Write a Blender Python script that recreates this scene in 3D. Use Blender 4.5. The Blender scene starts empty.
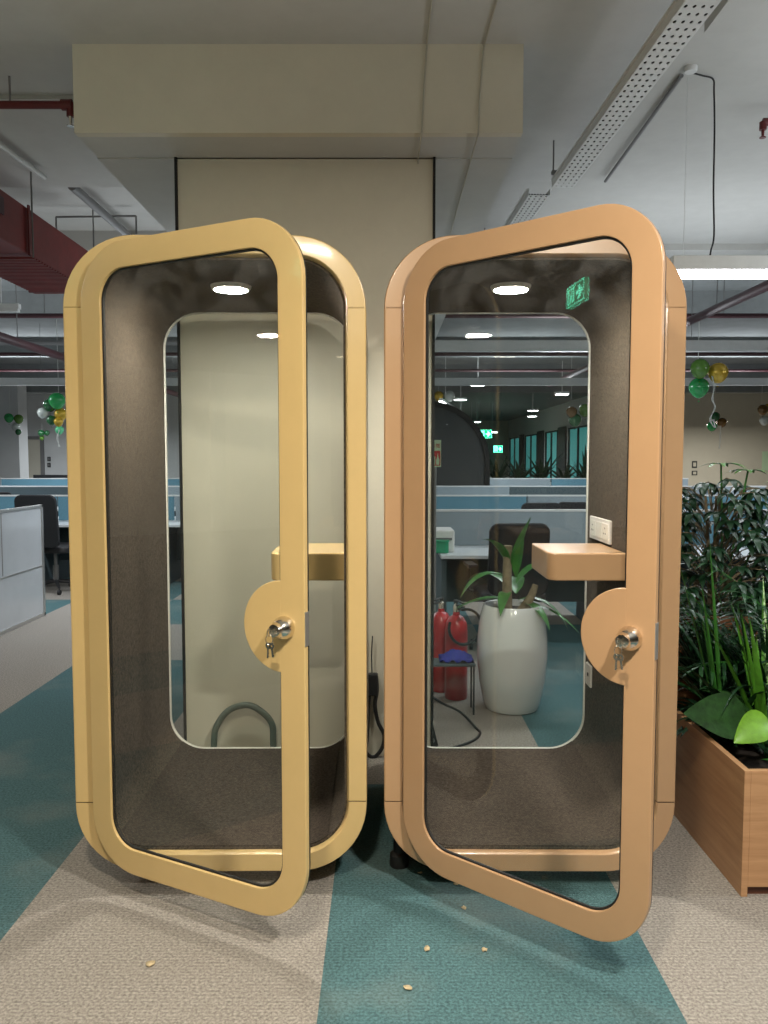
import bpy, bmesh, math, random
from mathutils import Vector, Matrix
R = math.radians
random.seed(7)
C = bpy.context.scene.collection
F, PITCH, CH = 795.0, R(3.72), 1.5
CP, SP = math.cos(PITCH), math.sin(PITCH)

def at(px, py, Y=None, z=None):
    """metric point in the room seen at photo pixel (px,py), at depth Y or height z"""
    u, v = (px-384)/F, (512-py)/F
    d = Vector((u, CP+v*SP, -SP+v*CP))
    t = (z-CH)/d.z if z is not None else Y/d.y
    return Vector((d.x*t, d.y*t, CH+d.z*t))

# ------------------------------------------------------------ materials
def srgb(r, g, b):
    f = lambda c: (c/255/12.92) if c/255 <= .04045 else ((c/255+.055)/1.055)**2.4
    return (f(r), f(g), f(b), 1)
MATS = {}
def mat(name, col, rough=.5, metal=0, spec=.5, noise=0, nscale=50, bump=0, bscale=200, coat=0, emit=None, estr=0, sheen=0, stretch=None):
    if name in MATS: return MATS[name]
    m = bpy.data.materials.new(name); m.use_nodes = True
    nt = m.node_tree; b = nt.nodes['Principled BSDF']
    c = col if len(col) == 4 else (*col, 1)
    b.inputs['Base Color'].default_value = c
    b.inputs['Roughness'].default_value = rough
    b.inputs['Metallic'].default_value = metal
    b.inputs['Specular IOR Level'].default_value = spec
    if coat: b.inputs['Coat Weight'].default_value = coat; b.inputs['Coat Roughness'].default_value = .08
    if sheen: b.inputs['Sheen Weight'].default_value = sheen
    tc = nt.nodes.new('ShaderNodeTexCoord'); mp = nt.nodes.new('ShaderNodeMapping')
    nt.links.new(tc.outputs['Object'], mp.inputs['Vector'])
    if stretch: mp.inputs['Scale'].default_value = stretch
    if noise:
        n = nt.nodes.new('ShaderNodeTexNoise'); n.inputs['Scale'].default_value = nscale; n.inputs['Detail'].default_value = 5
        n.inputs['Roughness'].default_value = .7
        nt.links.new(mp.outputs[0], n.inputs['Vector'])
        r = nt.nodes.new('ShaderNodeValToRGB')
        r.color_ramp.elements[0].position = .3; r.color_ramp.elements[1].position = .7
        r.color_ramp.elements[0].color = (c[0]*(1-noise), c[1]*(1-noise), c[2]*(1-noise), 1)
        r.color_ramp.elements[1].color = (min(1, c[0]*(1+noise)), min(1, c[1]*(1+noise)), min(1, c[2]*(1+noise)), 1)
        nt.links.new(n.outputs['Fac'], r.inputs['Fac']); nt.links.new(r.outputs['Color'], b.inputs['Base Color'])
    if bump:
        n2 = nt.nodes.new('ShaderNodeTexNoise'); n2.inputs['Scale'].default_value = bscale; n2.inputs['Detail'].default_value = 3
        nt.links.new(mp.outputs[0], n2.inputs['Vector'])
        bp = nt.nodes.new('ShaderNodeBump'); bp.inputs['Strength'].default_value = bump; bp.inputs['Distance'].default_value = .003
        nt.links.new(n2.outputs['Fac'], bp.inputs['Height']); nt.links.new(bp.outputs[0], b.inputs['Normal'])
    if emit:
        b.inputs['Emission Color'].default_value = (*emit, 1) if len(emit) == 3 else emit
        b.inputs['Emission Strength'].default_value = estr
    MATS[name] = m
    return m

def glass(name, tint, ior=1.5, smudge=0):
    m = bpy.data.materials.new(name); m.use_nodes = True
    nt = m.node_tree; nt.nodes.clear()
    o = nt.nodes.new('ShaderNodeOutputMaterial'); mx = nt.nodes.new('ShaderNodeMixShader')
    t = nt.nodes.new('ShaderNodeBsdfTransparent'); t.inputs[0].default_value = (*tint, 1)
    g = nt.nodes.new('ShaderNodeBsdfGlossy'); g.inputs['Roughness'].default_value = .0
    f = nt.nodes.new('ShaderNodeFresnel'); f.inputs['IOR'].default_value = ior
    ge = nt.nodes.new('ShaderNodeNewGeometry'); mr0 = nt.nodes.new('ShaderNodeMapRange')   # same reflectance from either side of the pane
    mr0.inputs[3].default_value = ior; mr0.inputs[4].default_value = 1/ior
    nt.links.new(ge.outputs['Backfacing'], mr0.inputs[0]); nt.links.new(mr0.outputs[0], f.inputs['IOR'])
    nt.links.new(f.outputs[0], mx.inputs[0]); nt.links.new(t.outputs[0], mx.inputs[1]); nt.links.new(g.outputs[0], mx.inputs[2])
    last = mx
    if smudge:   # a faint film of finger marks and wiping streaks
        d = nt.nodes.new('ShaderNodeBsdfDiffuse'); d.inputs[0].default_value = (.8, .8, .8, 1)
        tc = nt.nodes.new('ShaderNodeTexCoord'); n = nt.nodes.new('ShaderNodeTexNoise'); n.inputs['Scale'].default_value = 7; n.inputs['Detail'].default_value = 10
        n.inputs['Distortion'].default_value = .5; n.inputs['Roughness'].default_value = .75
        nt.links.new(tc.outputs['Object'], n.inputs['Vector'])
        mr = nt.nodes.new('ShaderNodeMapRange'); mr.inputs[1].default_value = .45; mr.inputs[2].default_value = .75; mr.inputs[3].default_value = 0.0; mr.inputs[4].default_value = smudge
        nt.links.new(n.outputs['Fac'], mr.inputs[0])
        sx = nt.nodes.new('ShaderNodeSeparateXYZ'); nt.links.new(tc.outputs['Object'], sx.inputs[0])
        hz = nt.nodes.new('ShaderNodeMapRange'); hz.inputs[1].default_value = 1.75; hz.inputs[2].default_value = 2.05; hz.inputs[3].default_value = .06
        nt.links.new(sx.outputs['Z'], hz.inputs[0])
        mu = nt.nodes.new('ShaderNodeMath'); mu.operation = 'MULTIPLY'; nt.links.new(mr.outputs[0], mu.inputs[0]); nt.links.new(hz.outputs[0], mu.inputs[1])
        m2 = nt.nodes.new('ShaderNodeMixShader'); nt.links.new(mu.outputs[0], m2.inputs[0])
        nt.links.new(mx.outputs[0], m2.inputs[1]); nt.links.new(d.outputs[0], m2.inputs[2]); last = m2
    nt.links.new(last.outputs[0], o.inputs[0])
    return m

def carpet(name, col):
    m = mat(name, col, rough=.95, spec=.1, noise=.55, nscale=110)
    nt = m.node_tree; b = nt.nodes['Principled BSDF']
    tc = nt.nodes.new('ShaderNodeTexCoord')
    # tufted rows across the tile
    w = nt.nodes.new('ShaderNodeTexWave'); w.bands_direction = 'Y'; w.inputs['Scale'].default_value = 22; w.inputs['Distortion'].default_value = 2.5
    w.inputs['Detail'].default_value = 3; w.inputs['Detail Scale'].default_value = 4
    nt.links.new(tc.outputs['Object'], w.inputs['Vector'])
    big = nt.nodes.new('ShaderNodeTexNoise'); big.inputs['Scale'].default_value = 2.2; big.inputs['Detail'].default_value = 6
    nt.links.new(tc.outputs['Object'], big.inputs['Vector'])
    src = b.inputs['Base Color'].links[0].from_socket
    mx = nt.nodes.new('ShaderNodeMix'); mx.data_type = 'RGBA'; mx.blend_type = 'MULTIPLY'; mx.inputs[0].default_value = .16
    nt.links.new(src, mx.inputs[6]); nt.links.new(w.outputs['Color'], mx.inputs[7])
    # trodden-in dust with a shape of its own
    mr = nt.nodes.new('ShaderNodeMapRange'); mr.inputs[1].default_value = .5; mr.inputs[2].default_value = .8; mr.inputs[4].default_value = .35
    nt.links.new(big.outputs['Fac'], mr.inputs[0])
    m2 = nt.nodes.new('ShaderNodeMix'); m2.data_type = 'RGBA'
    nt.links.new(mr.outputs[0], m2.inputs[0]); nt.links.new(mx.outputs[2], m2.inputs[6]); m2.inputs[7].default_value = (.28, .27, .24, 1)
    nt.links.new(m2.outputs[2], b.inputs['Base Color'])
    bp = nt.nodes.new('ShaderNodeBump'); bp.inputs['Strength'].default_value = .5; bp.inputs['Distance'].default_value = .004
    n = nt.nodes.new('ShaderNodeTexNoise'); n.inputs['Scale'].default_value = 160
    nt.links.new(tc.outputs['Object'], n.inputs['Vector']); nt.links.new(n.outputs['Fac'], bp.inputs['Height']); nt.links.new(bp.outputs[0], b.inputs['Normal'])
    return m

def wood(name, c1, c2, axis='X', scale=1.0):
    m = mat(name, c1, rough=.45)
    nt = m.node_tree; b = nt.nodes['Principled BSDF']
    tc = nt.nodes.new('ShaderNodeTexCoord'); mp = nt.nodes.new('ShaderNodeMapping')
    mp.inputs['Scale'].default_value = (1.2*scale, 1.2*scale, 14*scale)
    nt.links.new(tc.outputs['Object'], mp.inputs[0])
    n = nt.nodes.new('ShaderNodeTexNoise'); n.inputs['Scale'].default_value = 2.2; n.inputs['Detail'].default_value = 8; n.inputs['Roughness'].default_value = .65; n.inputs['Distortion'].default_value = .8
    nt.links.new(mp.outputs[0], n.inputs['Vector'])
    r = nt.nodes.new('ShaderNodeValToRGB'); r.color_ramp.elements[0].position = .3; r.color_ramp.elements[1].position = .68
    r.color_ramp.elements[0].color = (*c2, 1); r.color_ramp.elements[1].color = (*c1, 1)
    nt.links.new(n.outputs['Fac'], r.inputs['Fac']); nt.links.new(r.outputs[0], b.inputs['Base Color'])
    return m

def leafmat(name, c, c2=None, rough=.32):
    m = mat(name, c, rough=rough, spec=.6, noise=.35, nscale=14)
    m.node_tree.nodes['Principled BSDF'].inputs['Subsurface Weight'].default_value = .0
    return m

M = dict(
    ceil=mat('white_ceiling_paint', (.50, .50, .48), .9, noise=.04, nscale=6, bump=.15, bscale=60),
    ceil_dark=mat('bare_slab_paint', (.20, .215, .215), .95, noise=.12, nscale=3),
    cream=mat('cream_wall_paint', (.60, .56, .455), .6, noise=.03, nscale=8, bump=.1, bscale=90),
    wallfar=mat('beige_wall_paint', (.50, .48, .40), .8, noise=.03, nscale=3),
    wallwhite=mat('white_wall_paint', (.62, .64, .64), .8, noise=.03, nscale=3),
    gap=mat('black_shadow_gap', (.01, .01, .01), .8),
    gray=carpet('grey_carpet', (.30, .275, .245)), teal=carpet('teal_carpet', (.076, .148, .158)),
    yellow=mat('yellow_cream_lacquer', srgb(211, 181, 124), .32, noise=.025, nscale=10, coat=.35),
    tan=mat('tan_lacquer', srgb(186, 148, 110), .32, noise=.025, nscale=10, coat=.35),
    felt=mat('brown_grey_felt', (.072, .057, .042), .95, spec=.1, noise=.75, nscale=110, bump=.6, bscale=280, sheen=.03),
    glass=glass('door_glass', (.975, .98, .97), 1.45, .065),
    rglass=glass('rear_glass', (.95, .965, .96), 1.42),
    trim=mat('white_glazing_trim', (.75, .74, .68), .4),
    booth_carpet=mat('dark_brown_booth_carpet', (.060, .047, .036), .95, spec=.1, noise=.6, nscale=110, bump=.5, bscale=250),
    rubber=mat('black_rubber', (.012, .012, .012), .6),
    black=mat('black_plastic', (.018, .018, .02), .45, noise=.1, nscale=40),
    mesh=mat('black_chair_mesh', (.010, .011, .013), .8, noise=.3, nscale=200),
    chrome=mat('brushed_chrome', (.75, .70, .62), .18, metal=1),
    led=mat('led_diffuser', (1, 1, 1), .5, emit=(1, .95, .85), estr=540),
    tube=mat('tube_diffuser', (1, 1, 1), .5, emit=(.93, .96, 1), estr=14),
    disc=mat('downlight_diffuser', (1, 1, 1), .5, emit=(.93, .98, 1), estr=16),
    white=mat('white_plastic', (.72, .71, .68), .35, noise=.02, nscale=10),
    alu=mat('aluminium', (.55, .55, .54), .35, metal=.8),
    tray=mat('white_tray_steel', (.62, .63, .62), .5, noise=.04, nscale=20),
    red=mat('dark_red_duct_paint', (.16, .016, .014), .5, noise=.2, nscale=6),
    redpipe=mat('dark_red_pipe_paint', (.11, .012, .012), .45, noise=.1, nscale=12),
    purple=mat('dark_maroon_pipe_paint', (.045, .012, .016), .5),
    greypipe=mat('grey_pipe', (.18, .18, .18), .5),
    wood=wood('oak_laminate', (.50, .29, .15), (.36, .19, .09)),
    woodd=wood('reddish_laminate', (.26, .115, .055), (.16, .065, .03)),
    kick=mat('dark_brown_plinth', (.10, .035, .02), .5, noise=.2, nscale=20),
    soil=mat('dark_soil', (.02, .014, .01), 1, noise=.5, nscale=40, bump=1, bscale=60),
    leafd=leafmat('dark_green_leaf', (.018, .075, .022)), leafm=leafmat('mid_green_leaf', (.035, .16, .025)),
    leafb=leafmat('bright_green_leaf', (.075, .25, .022)), leafk=leafmat('deep_green_leaf', (.012, .045, .018)),
    bark=mat('pale_bark', (.20, .16, .10), .9, noise=.4, nscale=30, bump=.8, bscale=50),
    pot=mat('white_glazed_ceramic', (.66, .68, .68), .18, noise=.02, nscale=5, coat=.5),
    ext=mat('red_cylinder_paint', (.42, .012, .018), .3, noise=.05, nscale=10, coat=.4),
    label=mat('pale_label', (.6, .6, .55), .6),
    blue=mat('deep_blue_cloth', (.012, .02, .28), .7, noise=.3, nscale=30),
    hose=mat('grey_green_conduit', (.10, .13, .11), .5, noise=.15, nscale=60),
    cable=mat('black_cable_rubber', (.012, .012, .013), .5),
    wire=mat('cream_cable', (.42, .40, .33), .6),
    screen=mat('blue_screen_fabric', (.10, .23, .30), .85, noise=.1, nscale=90),
    screeng=mat('grey_screen_fabric', (.24, .29, .32), .8, noise=.1, nscale=90),
    screend=mat('dark_slate_screen', (.05, .075, .085), .7, noise=.1, nscale=90),
    desk=mat('pale_worktop', (.55, .58, .60), .35, noise=.02, nscale=10),
    frost=mat('frosted_laminate', (.50, .53, .56), .22, noise=.04, nscale=3, coat=.4),
    greenb=mat('green_latex', (.015, .30, .07), .25, coat=.5), darkgreenb=mat('dark_green_latex', (.012, .10, .03), .25, coat=.5),
    oliveb=mat('olive_latex', (.08, .20, .02), .25, coat=.5), goldb=mat('gold_foil_latex', (.55, .36, .03), .22, metal=.4, coat=.5),
    whiteb=mat('pale_latex', (.55, .60, .56), .25, coat=.5), bronzeb=mat('bronze_latex', (.16, .085, .02), .22, metal=.3, coat=.5),
    mintb=mat('mint_latex', (.10, .55, .25), .25, coat=.5),
    ribbon=mat('silver_ribbon', (.6, .62, .58), .4),
    signg=mat('lit_green_panel', (.0, .25, .10), .4, emit=(.0, .36, .12), estr=3.0),
    signw=mat('lit_white_green_symbol', (.2, .9, .7), .4, emit=(.15, 1, .62), estr=10),
    signface=mat('pale_green_board', (.45, .62, .42), .6), signred=mat('red_sign_print', (.45, .02, .02), .6),
    blind=mat('teal_roller_blind', (.12, .34, .34), .8, noise=.15, nscale=1.5, emit=(.06, .30, .29), estr=.55, stretch=(1, 4, .2)),
    mullion=mat('dark_mullion', (.03, .035, .035), .6),
    flake=mat('dry_leaf_flake', (.50, .40, .24), .8, noise=.3, nscale=80),
    bin=mat('green_bin_plastic', (.02, .28, .14), .4),
)

# ------------------------------------------------------------ mesh building
class MB:
    def __init__(s): s.v = []; s.f = []; s.smooth = []; s.wn = False
    def add(s, vs, fs, smooth=False):
        o = len(s.v); s.v += [tuple(v) for v in vs]
        for f in fs: s.f.append(tuple(i+o for i in f)); s.smooth.append(smooth)
        return s
    def box(s, x0, x1, y0, y1, z0, z1):
        vs = [(x, y, z) for z in (z0, z1) for y in (y0, y1) for x in (x0, x1)]
        return s.add(vs, [(0, 2, 3, 1), (4, 5, 7, 6), (0, 1, 5, 4), (2, 6, 7, 3), (0, 4, 6, 2), (1, 3, 7, 5)])
    def sweep(s, path, profile, closed, capped=True, smooth=True):
        """path: (x,z,nx,nz) points; profile: closed list of (inset,y)"""
        n, k = len(path), len(profile); s.wn = True
        vs = [(x+nx*i, y, z+nz*i) for (x, z, nx, nz) in path for (i, y) in profile]
        fs = []
        for a in range(n if closed else n-1):
            b = (a+1) % n
            for j in range(k):
                l = (j+1) % k
                fs.append((a*k+j, a*k+l, b*k+l, b*k+j))
        if not closed and capped:
            fs.append(tuple(range(k))); fs.append(tuple((n-1)*k+j for j in reversed(range(k))))
        return s.add(vs, fs, smooth)
    def prism(s, pts, y0, y1, smooth=False):
        """pts: outline in (x,z), extruded along y"""
        n = len(pts)
        vs = [(x, y0, z) for x, z in pts]+[(x, y1, z) for x, z in pts]
        fs = [tuple(range(n)), tuple(reversed(range(n, 2*n)))]+[(i, i+n, (i+1) % n+n, (i+1) % n) for i in range(n)]
        return s.add(vs, fs, smooth)
    def prismz(s, pts, z0, z1):
        n = len(pts)
        vs = [(x, y, z0) for x, y in pts]+[(x, y, z1) for x, y in pts]
        fs = [tuple(reversed(range(n))), tuple(range(n, 2*n))]+[(i, (i+1) % n, (i+1) % n+n, i+n) for i in range(n)]
        return s.add(vs, fs)
    def lathe(s, prof, c=(0, 0, 0), axis='Z', n=32):
        """prof: (radius, height) pairs"""
        vs = []; m = len(prof)
        for a in range(n):
            t = 2*math.pi*a/n
            for r, h in prof:
                p = {'Z': (r*math.cos(t), r*math.sin(t), h), 'Y': (r*math.cos(t), h, r*math.sin(t)), 'X': (h, r*math.cos(t), r*math.sin(t))}[axis]
                vs.append((p[0]+c[0], p[1]+c[1], p[2]+c[2]))
        fs = [(a*m+j, ((a+1) % n)*m+j, ((a+1) % n)*m+j+1, a*m+j+1) for a in range(n) for j in range(m-1)]
        return s.add(vs, fs, True)
    def tube(s, pts, r, n=10, closed=False, r1=None):
        pts = [Vector(p) for p in pts]; N = len(pts); vs = []
        up = Vector((0, 0, 1)); prev = None
        for i, p in enumerate(pts):
            if closed: d = pts[(i+1) % N]-pts[i-1]
            else: d = pts[min(i+1, N-1)]-pts[max(i-1, 0)]
            d.normalize()
            if prev is None:
                a = d.cross(up)
                if a.length < .1: a = d.cross(Vector((1, 0, 0)))
            else: a = prev-d*prev.dot(d)
            a.normalize(); prev = a; b = d.cross(a)
            rr = r if r1 is None else r+(r1-r)*i/(N-1)
            vs += [p+(a*math.cos(2*math.pi*k/n)+b*math.sin(2*math.pi*k/n))*rr for k in range(n)]
        fs = [(i*n+k, i*n+(k+1) % n, ((i+1) % N)*n+(k+1) % n, ((i+1) % N)*n+k) for i in range(N if closed else N-1) for k in range(n)]
        if not closed: fs += [tuple(reversed(range(n))), tuple((N-1)*n+k for k in range(n))]
        return s.add(vs, fs, True)
    def ball(s, c, rx, ry=None, rz=None, n=20, drop=0):
        ry = ry or rx; rz = rz or rx; vs = []; m = 14
        for j in range(m+1):
            ph = math.pi*j/m
            for i in range(n):
                t = 2*math.pi*i/n
                k = 1-drop*max(0, -math.cos(math.pi-ph))*-1 if 0 else 1
                zz = math.cos(ph)
                q = math.sin(ph)*(1-drop*max(0, -zz)*.6)
                vs.append((c[0]+rx*q*math.cos(t), c[1]+ry*q*math.sin(t), c[2]+rz*zz*(1+drop*(.35 if zz < 0 else 0))))
        fs = [(j*n+i, (j+1)*n+i, (j+1)*n+(i+1) % n, j*n+(i+1) % n) for j in range(m) for i in range(n)]
        return s.add(vs, fs, True)
    def leaf(s, base, d, length, width, droop=.5, fold=.25, twist=0, n=7, tip=1.6):
        """an arched leaf blade with a folded midrib"""
        base = Vector(base); d = Vector(d).normalized(); side = d.cross(Vector((0, 0, 1)))
        if side.length < .05: side = Vector((math.cos(twist*3), math.sin(twist*3), 0))
        side.normalize(); side = Matrix.Rotation(twist, 3, d) @ side
        vs = []; p = base.copy(); dd = d.copy()
        for i in range(n+1):
            t = i/n
            w = width*.5*max(.02, math.sin(math.pi*min(1, t**.75))**.8*(1-t*.25))
            if i == 0: w = width*.06
            if i == n: w = width*.01
            nrm = side.cross(dd).normalized()
            vs += [p-side*w+nrm*w*fold, p, p+side*w+nrm*w*fold]
            dd = (dd+Vector((0, 0, -droop/n))).normalized(); p = p+dd*(length/n)
        fs = []
        for i in range(n):
            a = i*3; fs += [(a, a+1, a+4, a+3), (a+1, a+2, a+5, a+4)]
        return s.add(vs, fs, True)
    def xf(s, mtx):
        s.v = [tuple(mtx @ Vector(v)) for v in s.v]; return s
    def build_each(s, name, m, parent=None, **k):
        """every loose piece becomes a part of its own"""
        par = list(range(len(s.v)))
        def find(a):
            while par[a] != a: par[a] = par[par[a]]; a = par[a]
            return a
        for f in s.f:
            for b in f[1:]: par[find(b)] = find(f[0])
        groups = {}
        for f, sm in zip(s.f, s.smooth): groups.setdefault(find(f[0]), []).append((f, sm))
        out = []
        for fs in groups.values():
            ids = sorted({i for f, _ in fs for i in f}); mp = {a: b for b, a in enumerate(ids)}
            q = MB(); q.v = [s.v[i] for i in ids]; q.f = [tuple(mp[i] for i in f) for f, _ in fs]; q.smooth = [x for _, x in fs]; q.wn = s.wn
            out.append(q.build(name, m, parent, **k))
        return out
    def build(s, name, m, parent=None, bevel=0, seg=2, solid=0, loc=None):
        me = bpy.data.meshes.new(name); me.from_pydata(s.v, [], s.f); me.update()
        bm = bmesh.new(); bm.from_mesh(me)
        if not solid: bmesh.ops.recalc_face_normals(bm, faces=bm.faces)
        bm.to_mesh(me); bm.free()
        me.polygons.foreach_set('use_smooth', s.smooth)
        me.materials.append(m)
        o = bpy.data.objects.new(name, me); C.objects.link(o)
        if parent is not None: o.parent = parent
        if loc is not None: o.location = loc
        if any(s.smooth) and not solid:
            try: me.set_sharp_from_angle(angle=R(42))
            except Exception: pass
        if s.wn: q = o.modifiers.new('flat', 'WEIGHTED_NORMAL'); q.weight = 100; q.keep_sharp = True
        if solid:
            q = o.modifiers.new('thick', 'SOLIDIFY'); q.thickness = solid
        if bevel:
            q = o.modifiers.new('bevel', 'BEVEL'); q.width = bevel; q.segments = seg; q.limit_method = 'ANGLE'; q.angle_limit = R(50)
        return o

def tag(o, label=None, cat=None, group=None, kind=None):
    if label: o['label'] = label
    if cat: o['category'] = cat
    if group: o['group'] = group
    if kind: o['kind'] = kind
    return o
def thing(name, label, cat, loc=(0, 0, 0), rz=0, group=None):
    o = bpy.data.objects.new(name, None); C.objects.link(o); o.empty_display_size = .1
    o.location = loc; o.rotation_euler = (0, 0, rz)
    return tag(o, label, cat, group)
def struct(name, mb, m, **k):
    o = mb.build(name, m, **k); o['kind'] = 'structure'; return o

def rrpath(x0, x1, z0, z1, r, n=12):
    """rounded rectangle path with inward normals, starting low on the left side going up"""
    P = []
    for cx, cz, a0 in ((x0+r, z1-r, 180), (x1-r, z1-r, 90), (x1-r, z0+r, 0), (x0+r, z0+r, -90)):
        for i in range(n+1):
            a = R(a0-90*i/n)
            P.append((cx+r*math.cos(a), cz+r*math.sin(a), -math.cos(a), -math.sin(a)))
    return P
def rrpts(x0, x1, z0, z1, r, n=12):
    return [(p[0], p[1]) for p in rrpath(x0, x1, z0, z1, r, n)]

# ------------------------------------------------------------ setting
ROW = 3.6
xs = [-14, -6.4, -5.35, -4.3, -3.3, -2.28, -1.2, -.18, .81, 1.85, 2.9, 3.95, 5, 14]
ys = [-6, ROW, 5.9, 7.2, 8.5, 9.8, 11.1, 12.4, 13.7, 25, 45.2]
def is_teal(x, y):
    if x < -6.4 or x > 5 or y > 13.7: return False
    if y < ROW: return (-2.28 < x < -1.2) or (-.18 < x < .81) or (1.85 < x < 2.9) or (-4.3 < x < -3.3)
    if y < 5.9: return (-2.28 < x < -1.2) or (.81 < x < 1.85) or (2.9 < x < 3.95)
    if y < 7.2: return (-5.35 < x < -4.3) or (.81 < x < 1.85)
    i = max(k for k in range(len(xs)) if xs[k] < x); j = max(k for k in range(len(ys)) if ys[k] < y)
    return (i+j) % 2 == 0
fm = MB()
flags = []
for j in range(len(ys)-1):
    for i in range(len(xs)-1):
        fm.add([(xs[i], ys[j], 0), (xs[i+1], ys[j], 0), (xs[i+1], ys[j+1], 0), (xs[i], ys[j+1], 0)], [(0, 1, 2, 3)])
        flags.append(is_teal((xs[i]+xs[i+1])/2, (ys[j]+ys[j+1])/2))
fl = struct('floor', fm, M['gray']); fl.data.materials.append(M['teal'])
for p, t in zip(fl.data.polygons, flags): p.material_index = 1 if t else 0

ZC = 3.343
struct('ceiling', MB().box(-14, 14, -6, 4.15, ZC, ZC+.3), M['ceil'])
struct('ceiling_band', MB().box(-14, 0, 4.15, 5.45, ZC-.02, ZC+.3), M['ceil'])
struct('ceiling_bay', MB().box(-14, 0, 5.45, 6.95, ZC+.12, ZC+.3), M['ceil'])
struct('ceiling_flat', MB().box(0, 14, 4.15, 5.4, ZC, ZC+.3), M['ceil'])
struct('ceiling_flat', MB().box(0, 14, 5.4, 6.95, ZC+.01, ZC+.3), M['ceil'])
struct('ceiling_slab', MB().box(-14, 14, 7.2, 45.2, 3.72, 3.9), M['ceil_dark'])
struct('ceiling_edge_beam', MB().box(-14, 14, 6.95, 7.25, 3.3, 3.8), M['ceil'])
for k, y in enumerate((10.6, 14.6, 18.6, 22.6)):
    struct('ceiling_beam', MB().box(-14, 14, y, y+.4, 3.42, 3.75), M['ceil_dark'])
struct('wall_front', MB().box(-14, 14, -6.2, -6, 0, ZC+.3), M['wallfar'])
struct('wall_left', MB().box(-14.2, -14, -6.2, 25.2, 0, 3.9), M['wallwhite'])
struct('wall_right', MB().box(14, 14.2, -6.2, 25.2, 0, 3.9), M['wallfar'])
struct('wall_back', MB().box(7, 14.2, 25, 25.2, 0, 3.9), M['wallfar'])
struct('wall_back', MB().box(-14.2, .9, 25, 25.2, 0, 3.9), M['wallwhite'])
struct('wall_end', MB().box(.9, 7.2, 45, 45.2, 0, 3.9), M['wallfar'])
struct('wall_passage', MB().box(.9, 1.0, 25.2, 45, 0, 3.9), M['wallfar'])
# window wall along the far passage, pillars between blinds
yy = [(27.3, 30.3), (32.2, 34.6), (36.5, 39.6), (41.2, 44.4)]
ed = [25.2]+[v for a in yy for v in a]+[45]
wm = MB().box(7, 7.2, 25.2, 45, 0, .6).box(7, 7.2, 25.2, 45, 2.72, 3.9)
for i in range(0, len(ed), 2): wm.box(7, 7.2, ed[i], ed[i+1], .6, 2.72)
struct('wall_windows', wm, M['wallwhite'])
for i, (a, b) in enumerate(yy):
    w = struct('window_%d' % (i+1), MB().box(7.05, 7.1, a, b, .6, 2.72), M['blind'])
    fr = MB()
    for q in (a, (a+b)/2, b-.07): fr.box(6.98, 7.05, q, q+.07, .6, 2.72)
    fr.box(6.98, 7.05, a, b, 2.66, 2.72).box(6.98, 7.05, a, b, .6, .66)
    fr.build('window_frame', M['mullion'], w)
    if i < 3: struct('trim_%d' % (i+1), MB().box(6.94, 7, b+.25, yy[i+1][0]-.25, 0, 2.8), M['mullion'])

# column and the wide beam it carries
struct('wall_column', MB().box(-1.0, .237, 3.95, 5.1, 0, 2.96), M['cream'])
struct('trim_5', MB().box(-1.012, -1.0, 3.935, 3.955, 0, 2.96), M['gap'])
struct('trim_6', MB().box(.237, .249, 3.935, 3.955, 0, 2.96), M['gap'])
struct('trim_7', MB().box(-1.384, .62, 3.654, 3.70, 2.96, ZC), M['cream'])
struct('trim_10', MB().box(-1.384, .62, 3.70, 3.95, 2.96, ZC), M['ceil'])
struct('trim_8', MB().box(-1.384, .62, 3.95, 25, 2.955, ZC-.001), M['ceil'])
struct('trim_9', MB().box(1.34, 3.6, .2, 3.45, 3.285, ZC), M['ceil'])
struct('wall_pillar', MB().box(-9.72, -9.15, 20, 20.5, 0, 3.75), M['wallwhite'])
dd = struct('door_1', MB().box(-11.5, -10.75, 24.94, 25.0, 0, 2.15), M['wallfar'], bevel=.01)
MB().box(-11.6, -11.5, 24.92, 25, 0, 2.25).box(-10.75, -10.65, 24.92, 25, 0, 2.25).box(-11.6, -10.65, 24.92, 25, 2.15, 2.25).build('door_frame', M['greypipe'], dd)

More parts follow.
